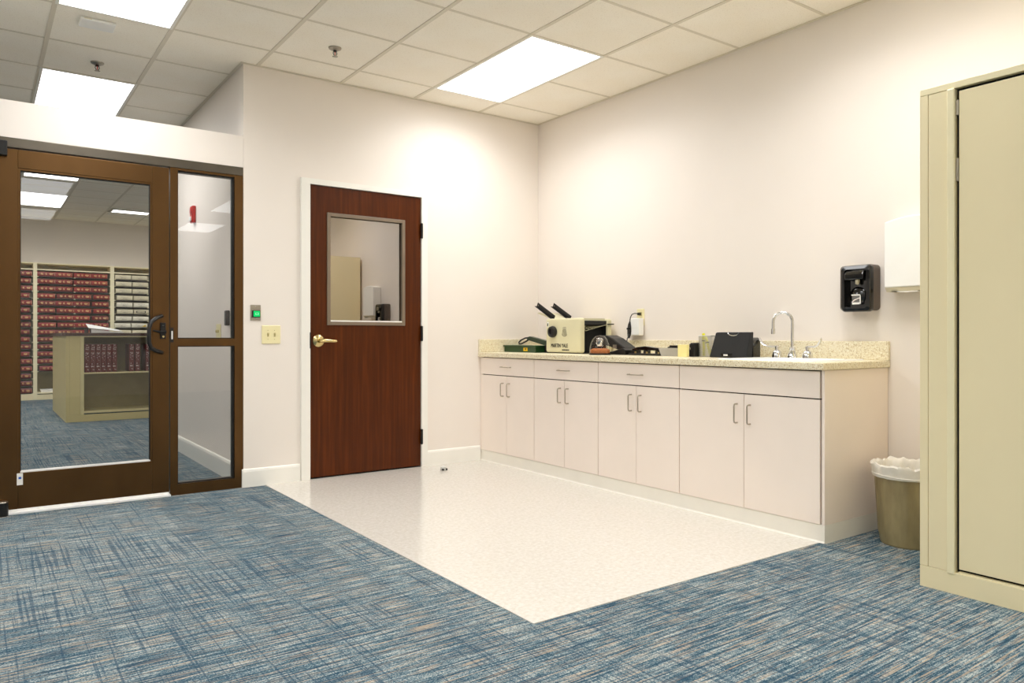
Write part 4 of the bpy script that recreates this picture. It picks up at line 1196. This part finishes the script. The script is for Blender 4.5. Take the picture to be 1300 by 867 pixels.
box('inner_side', (ox0 - 0.015, ox0 - 0.001, IY + 0.02, IY + 0.5, 0.09, 1.04), M['inside_shaded'], t)
box('inner_side', (ox1 + 0.001, ox1 + 0.015, IY + 0.02, IY + 0.5, 0.09, 1.04), M['inside_shaded'], t)
box('back_panel', (ox0 - 0.001, ox1 + 0.001, IY + 0.49, IY + 0.5, 0.09, 1.04), M['inside_shaded'], t)
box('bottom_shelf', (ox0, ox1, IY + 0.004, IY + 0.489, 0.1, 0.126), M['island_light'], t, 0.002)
box('middle_shelf', (ox0, ox1, IY + 0.004, IY + 0.489, 0.58, 0.597), M['island_light'], t, 0.002)
box('top_rail', (ox0, ox1, IY, IY + 0.02, 1.03, 1.044), M['island_light'], t)
tp = box('top', (xl - 0.035, xr + 0.035, IY - 0.02, IB + 0.03, 1.0445, 1.082), M['island_top'], t, 0.004); tp['label'] = 'dark walnut brown top'
# upright maroon binders
def binder(first=None):
    t = thing('upright_ledger', (0, 0, 0), '', 'book', 'maroon ledgers upright in the island cabinet')
    bm = bmesh.new(); bm_box(bm, -0.028, 0.028, 0, 0.3, 0, 0.345)
    new_obj('cover', bm, M['red_upright'], t, 0.004, local=True)
    bm = bmesh.new()
    rnd = random.Random(5)
    for z0, z1, k in ((0.025, 0.03, 3), (0.06, 0.1, 9), (0.14, 0.24, 16), (0.27, 0.31, 8), (0.325, 0.33, 3)):
        for _ in range(k):
            x = rnd.uniform(-0.017, 0.012); z = rnd.uniform(z0, z1)
            bm_box(bm, x, x + rnd.uniform(0.003, 0.007), -0.0012, 0.0, z, z + rnd.uniform(0.004, 0.011))
    new_obj('spine_lettering', bm, M['silver_letter'], t, local=True)
    return t
ords = ['first', 'second', 'third', 'fourth', 'fifth', 'sixth', 'seventh', 'eighth', 'ninth', 'tenth', 'eleventh', 'twelfth', 'thirteenth', 'fourteenth', 'fifteenth', 'sixteenth', 'seventeenth']
bk = binder()
bpos = [(-2.954 + 0.0595 * k, 'maroon ledger in the island row of six, %s from the opening post' % ords[k]) for k in range(6)]
bpos += [(-2.465, 'maroon ledger of the upright pair in the island, next to the wide gap'), (-2.397, 'maroon ledger of the upright pair in the island, nearer the door handle')]
bpos += [(-2.276, 'maroon ledger standing alone behind the glass door pull handle')]
for i, (x, lab) in enumerate(bpos):
    o = bk if i == 0 else copy_tree(bk, (x, IY + 0.02, 0.5975))
    o.location = (x, IY + 0.02, 0.5975)
    o['label'] = lab
# open white binder on the island
t = thing('ring_binder', (-2.75, 5.45, 1.082), 'white ring binder lying on the dark island top', 'binder')
bm = bmesh.new()
cv = [bm.verts.new(p) for p in ((-2.93, 5.3, 1.140), (-2.56, 5.3, 1.098), (-2.56, 5.58, 1.118), (-2.93, 5.58, 1.195), (-2.93, 5.3, 1.146), (-2.56, 5.3, 1.104), (-2.56, 5.58, 1.124), (-2.93, 5.58, 1.201))]
for q in ((0, 3, 2, 1), (4, 5, 6, 7), (0, 1, 5, 4), (1, 2, 6, 5), (2, 3, 7, 6), (3, 0, 4, 7)):
    bm.faces.new([cv[k] for k in q])
new_obj('binder_cover', bm, M['white_plastic'], t)
box('binder_spine', (-2.945, -2.93, 5.3, 5.58, 1.0825, 1.142), M['ink'], t)
prism('page_block', [(-2.9, 1.0825), (-2.535, 1.0825), (-2.55, 1.094), (-2.66, 1.1), (-2.9, 1.130)], 5.302, 5.32, M['white_plastic'], t, 'y')

# ------------------------------------------------------------------ records room: shelving with ledgers lying flat
SY = 9.2
t = thing('record_shelving', (-2.7, 9.4, 0), 'tall putty roller shelving full of ledgers along the far wall', 'shelving')
UPX = [(-4.42, -4.36), (-3.309, -3.253), (-2.194, -2.133), (-1.075, -1.015)]
for a, b in UPX:
    box('upright', (a, b, SY, 9.6, 0, 2.25), M['putty_light'], t, 0.002)
BAYS = [(-4.36, -3.309), (-3.253, -2.194), (-2.133, -1.075)]
ROWZ = [2.030 - 0.1197 * k for k in range(17)]
for bi, (a, b) in enumerate(BAYS):
    box('top_panel', (a, b, SY + 0.005, 9.6, 2.235, 2.25), M['putty_light'], t)
    box('upper_shelf', (a, b, SY + 0.003, 9.6, 2.128, 2.147), M['putty_light'], t)
    box('back_panel', (a, b, 9.59, 9.6, 0.0, 2.235), M['inside_shaded'], t)
    box('kick_plate', (a, b, SY + 0.002, SY + 0.03, 0.0, 0.085), M['putty'], t)
    box('bottom_shelf', (a, b, SY + 0.003, 9.59, 0.1 - (0.02 if bi == 0 else 0), 0.118 - (0.02 if bi == 0 else 0)), M['putty_light'], t)
    nrow = (17, 14, 10)[bi]
    for k in range(nrow):
        z = ROWZ[k]
        rs = box('roller_shelf', (a, b, SY + 0.02, 9.59, z - 0.012, z - 0.004), M['shelf_dark'], t)
        box('shelf_tab', [(a, a + 0.02, SY + 0.004, SY + 0.02, z - 0.014, z - 0.002), (b - 0.02, b, SY + 0.004, SY + 0.02, z - 0.014, z - 0.002), ((a + b) / 2 - 0.012, (a + b) / 2 + 0.012, SY + 0.004, SY + 0.02, z - 0.014, z - 0.002)], M['putty_light'], rs)
pb = thing('paper_box', (-2.9, 9.4, 0.118), 'pale flat box on the bottom shelf of the ledger shelving', 'box')
box('box_body', (-3.2, -2.7, SY + 0.05, 9.5, 0.1185, 0.15), M['paper'], pb, 0.002)
box('box_lid', (-3.203, -2.697, SY + 0.047, 9.503, 0.15, 0.165), M['white_plastic'], pb, 0.002)

def ledger_mesh(mat, letter, kind):
    """flat ledger, its rounded spine towards -y, origin at the spine bottom centre"""
    t = thing('flat_ledger', (0, 0, 0), '', 'book')
    w, h, d = 0.247, 0.076, 0.34
    bm = bmesh.new()
    prof = [(d, 0.0), (0.012, 0.0), (0.003, 0.012), (0.0, 0.03), (0.0, 0.046), (0.003, 0.064), (0.012, h), (d, h)]
    a = [bm.verts.new((-w / 2, p[0], p[1])) for p in prof]; b = [bm.verts.new((w / 2, p[0], p[1])) for p in prof]
    for k in range(len(prof)):
        bm.faces.new((a[k], a[(k + 1) % len(prof)], b[(k + 1) % len(prof)], b[k]))
    bm.faces.new(a[::-1]); bm.faces.new(b)
    new_obj('cover', bm, mat, t, local=True)
    bm = bmesh.new()
    rnd = random.Random(11)
    if kind == 'red':
        for x0, x1 in ((-0.075, -0.035), (-0.012, 0.018), (0.045, 0.098)):
            for z in (0.034, 0.046):
                x = x0
                while x < x1 - 0.006:
                    ww = rnd.uniform(0.006, 0.014)
                    bm_box(bm, x, min(x + ww, x1), -0.0016, 0.003, z + rnd.uniform(-0.003, 0), z + rnd.uniform(0.007, 0.011)); x += ww + 0.004
            bm_box(bm, x0 + 0.008, x1 - 0.008, -0.0016, 0.003, 0.025, 0.031)
        bm_box(bm, 0.113, 0.117, -0.0016, 0.003, 0.02, 0.062)
    else:
        for x0, x1, z in ((-0.06, 0.05, 0.05), (-0.025, 0.0, 0.03), (-0.035, 0.035, 0.02)):
            x = x0
            while x < x1:
                ww = rnd.uniform(0.005, 0.012)
                bm_box(bm, x, x + ww, -0.0012, 0.003, z, z + 0.004); x += ww + 0.004
    new_obj('spine_lettering', bm, letter, t, local=True)
    return t
protos = {}
def ledger(kind, i, x, z, lab, grp):
    key = (kind, i)
    dy = random.uniform(0.008, 0.022)
    if key not in protos:
        o = ledger_mesh((REDS if kind == 'red' else CREAMS)[i], M['gold'] if kind == 'red' else M['ink_grey'], kind)
        protos[key] = o
    else:
        o = copy_tree(protos[key], (x, SY + dy, z))
    o.location = (x, SY + dy, z)
    o['label'] = lab; o['group'] = grp; o['category'] = 'book'
    return o
random.seed(21)
colname = ['first', 'second', 'third', 'fourth']
# middle bay, four to a row
for k in range(14):
    z = ROWZ[k]
    x = -3.251
    if k == 7: x += 0.012
    if k == 13: x += 0.03
    for c in range(4 if k < 10 else 2):
        if c == 1 and k in (3, 5, 7): x += 0.024
        elif c == 2 and k < 3: x += 0.02
        elif c == 3 and k >= 3: x += 0.036 if k != 7 else 0.006
        elif c: x += 0.004
        i = random.choice((0, 0, 1, 2))
        ledger('red', i, x + 0.1235, z, 'red flat ledger, middle bay, %s shelf from the top, %s from left' % (ords[k], colname[c]), 'red ledgers lying flat on the far shelving')
        x += 0.247
# left bay: only the ends next to the upright show
for k in range(17):
    x = -3.312 - random.choice((0.01, 0.03, 0.045))
    if k == 2: x = -3.312 - 0.004
    for c in range(2):
        ledger('red', random.choice((0, 0, 1)), x - 0.1235, ROWZ[k], 'red flat ledger, bay at the door edge, %s shelf down, %s upright' % (ords[k], ('next to', 'second from')[c]), 'red ledgers lying flat on the far shelving')
        x -= 0.252
# right bay, cream volumes
for k in range(10):
    x = -2.125 + (0.02, 0.03, 0.03, 0.045, 0.04, 0.05, 0.03, 0.01, 0.02, 0.03)[k]
    x -= 0.012
    for c in range(4 if k < 3 else 3):
        if x + 0.247 > -1.076:
            break
        o = ledger('cream', 1 if k in (4, 6, 7) else 0, x + 0.1235, ROWZ[k], 'cream flat ledger, bay of cream volumes, %s shelf down, %s from left' % (ords[k], colname[c]), 'cream ledgers lying flat on the far shelving')
        if (k, c) == (5, 1):
            o['label'] = 'white flat volume with a dark framed label in the cream ledger bay'
            bm = bmesh.new()
            for q in ((-0.09, 0.06, 0.02, 0.03), (-0.09, -0.075, 0.03, 0.058), (0.045, 0.06, 0.03, 0.058), (-0.09, 0.06, 0.05, 0.058)):
                bm_box(bm, q[0], q[1], -0.003, 0.002, q[2], q[3])
            new_obj('label_frame', bm, M['ink'], o, local=True)
        if (k, c) == (7, 1):
            o['label'] = 'cream flat ledger with an orange corner mark on its spine'
            bm = bmesh.new(); bm_prism(bm, [(0.04, 0.02), (0.1, 0.02), (0.1, 0.055)], -0.003, 0.002, 'y')
            new_obj('corner_mark', bm, M['yellow'], o, local=True)
        x += 0.247 + (0.016 if k < 4 else 0.02)
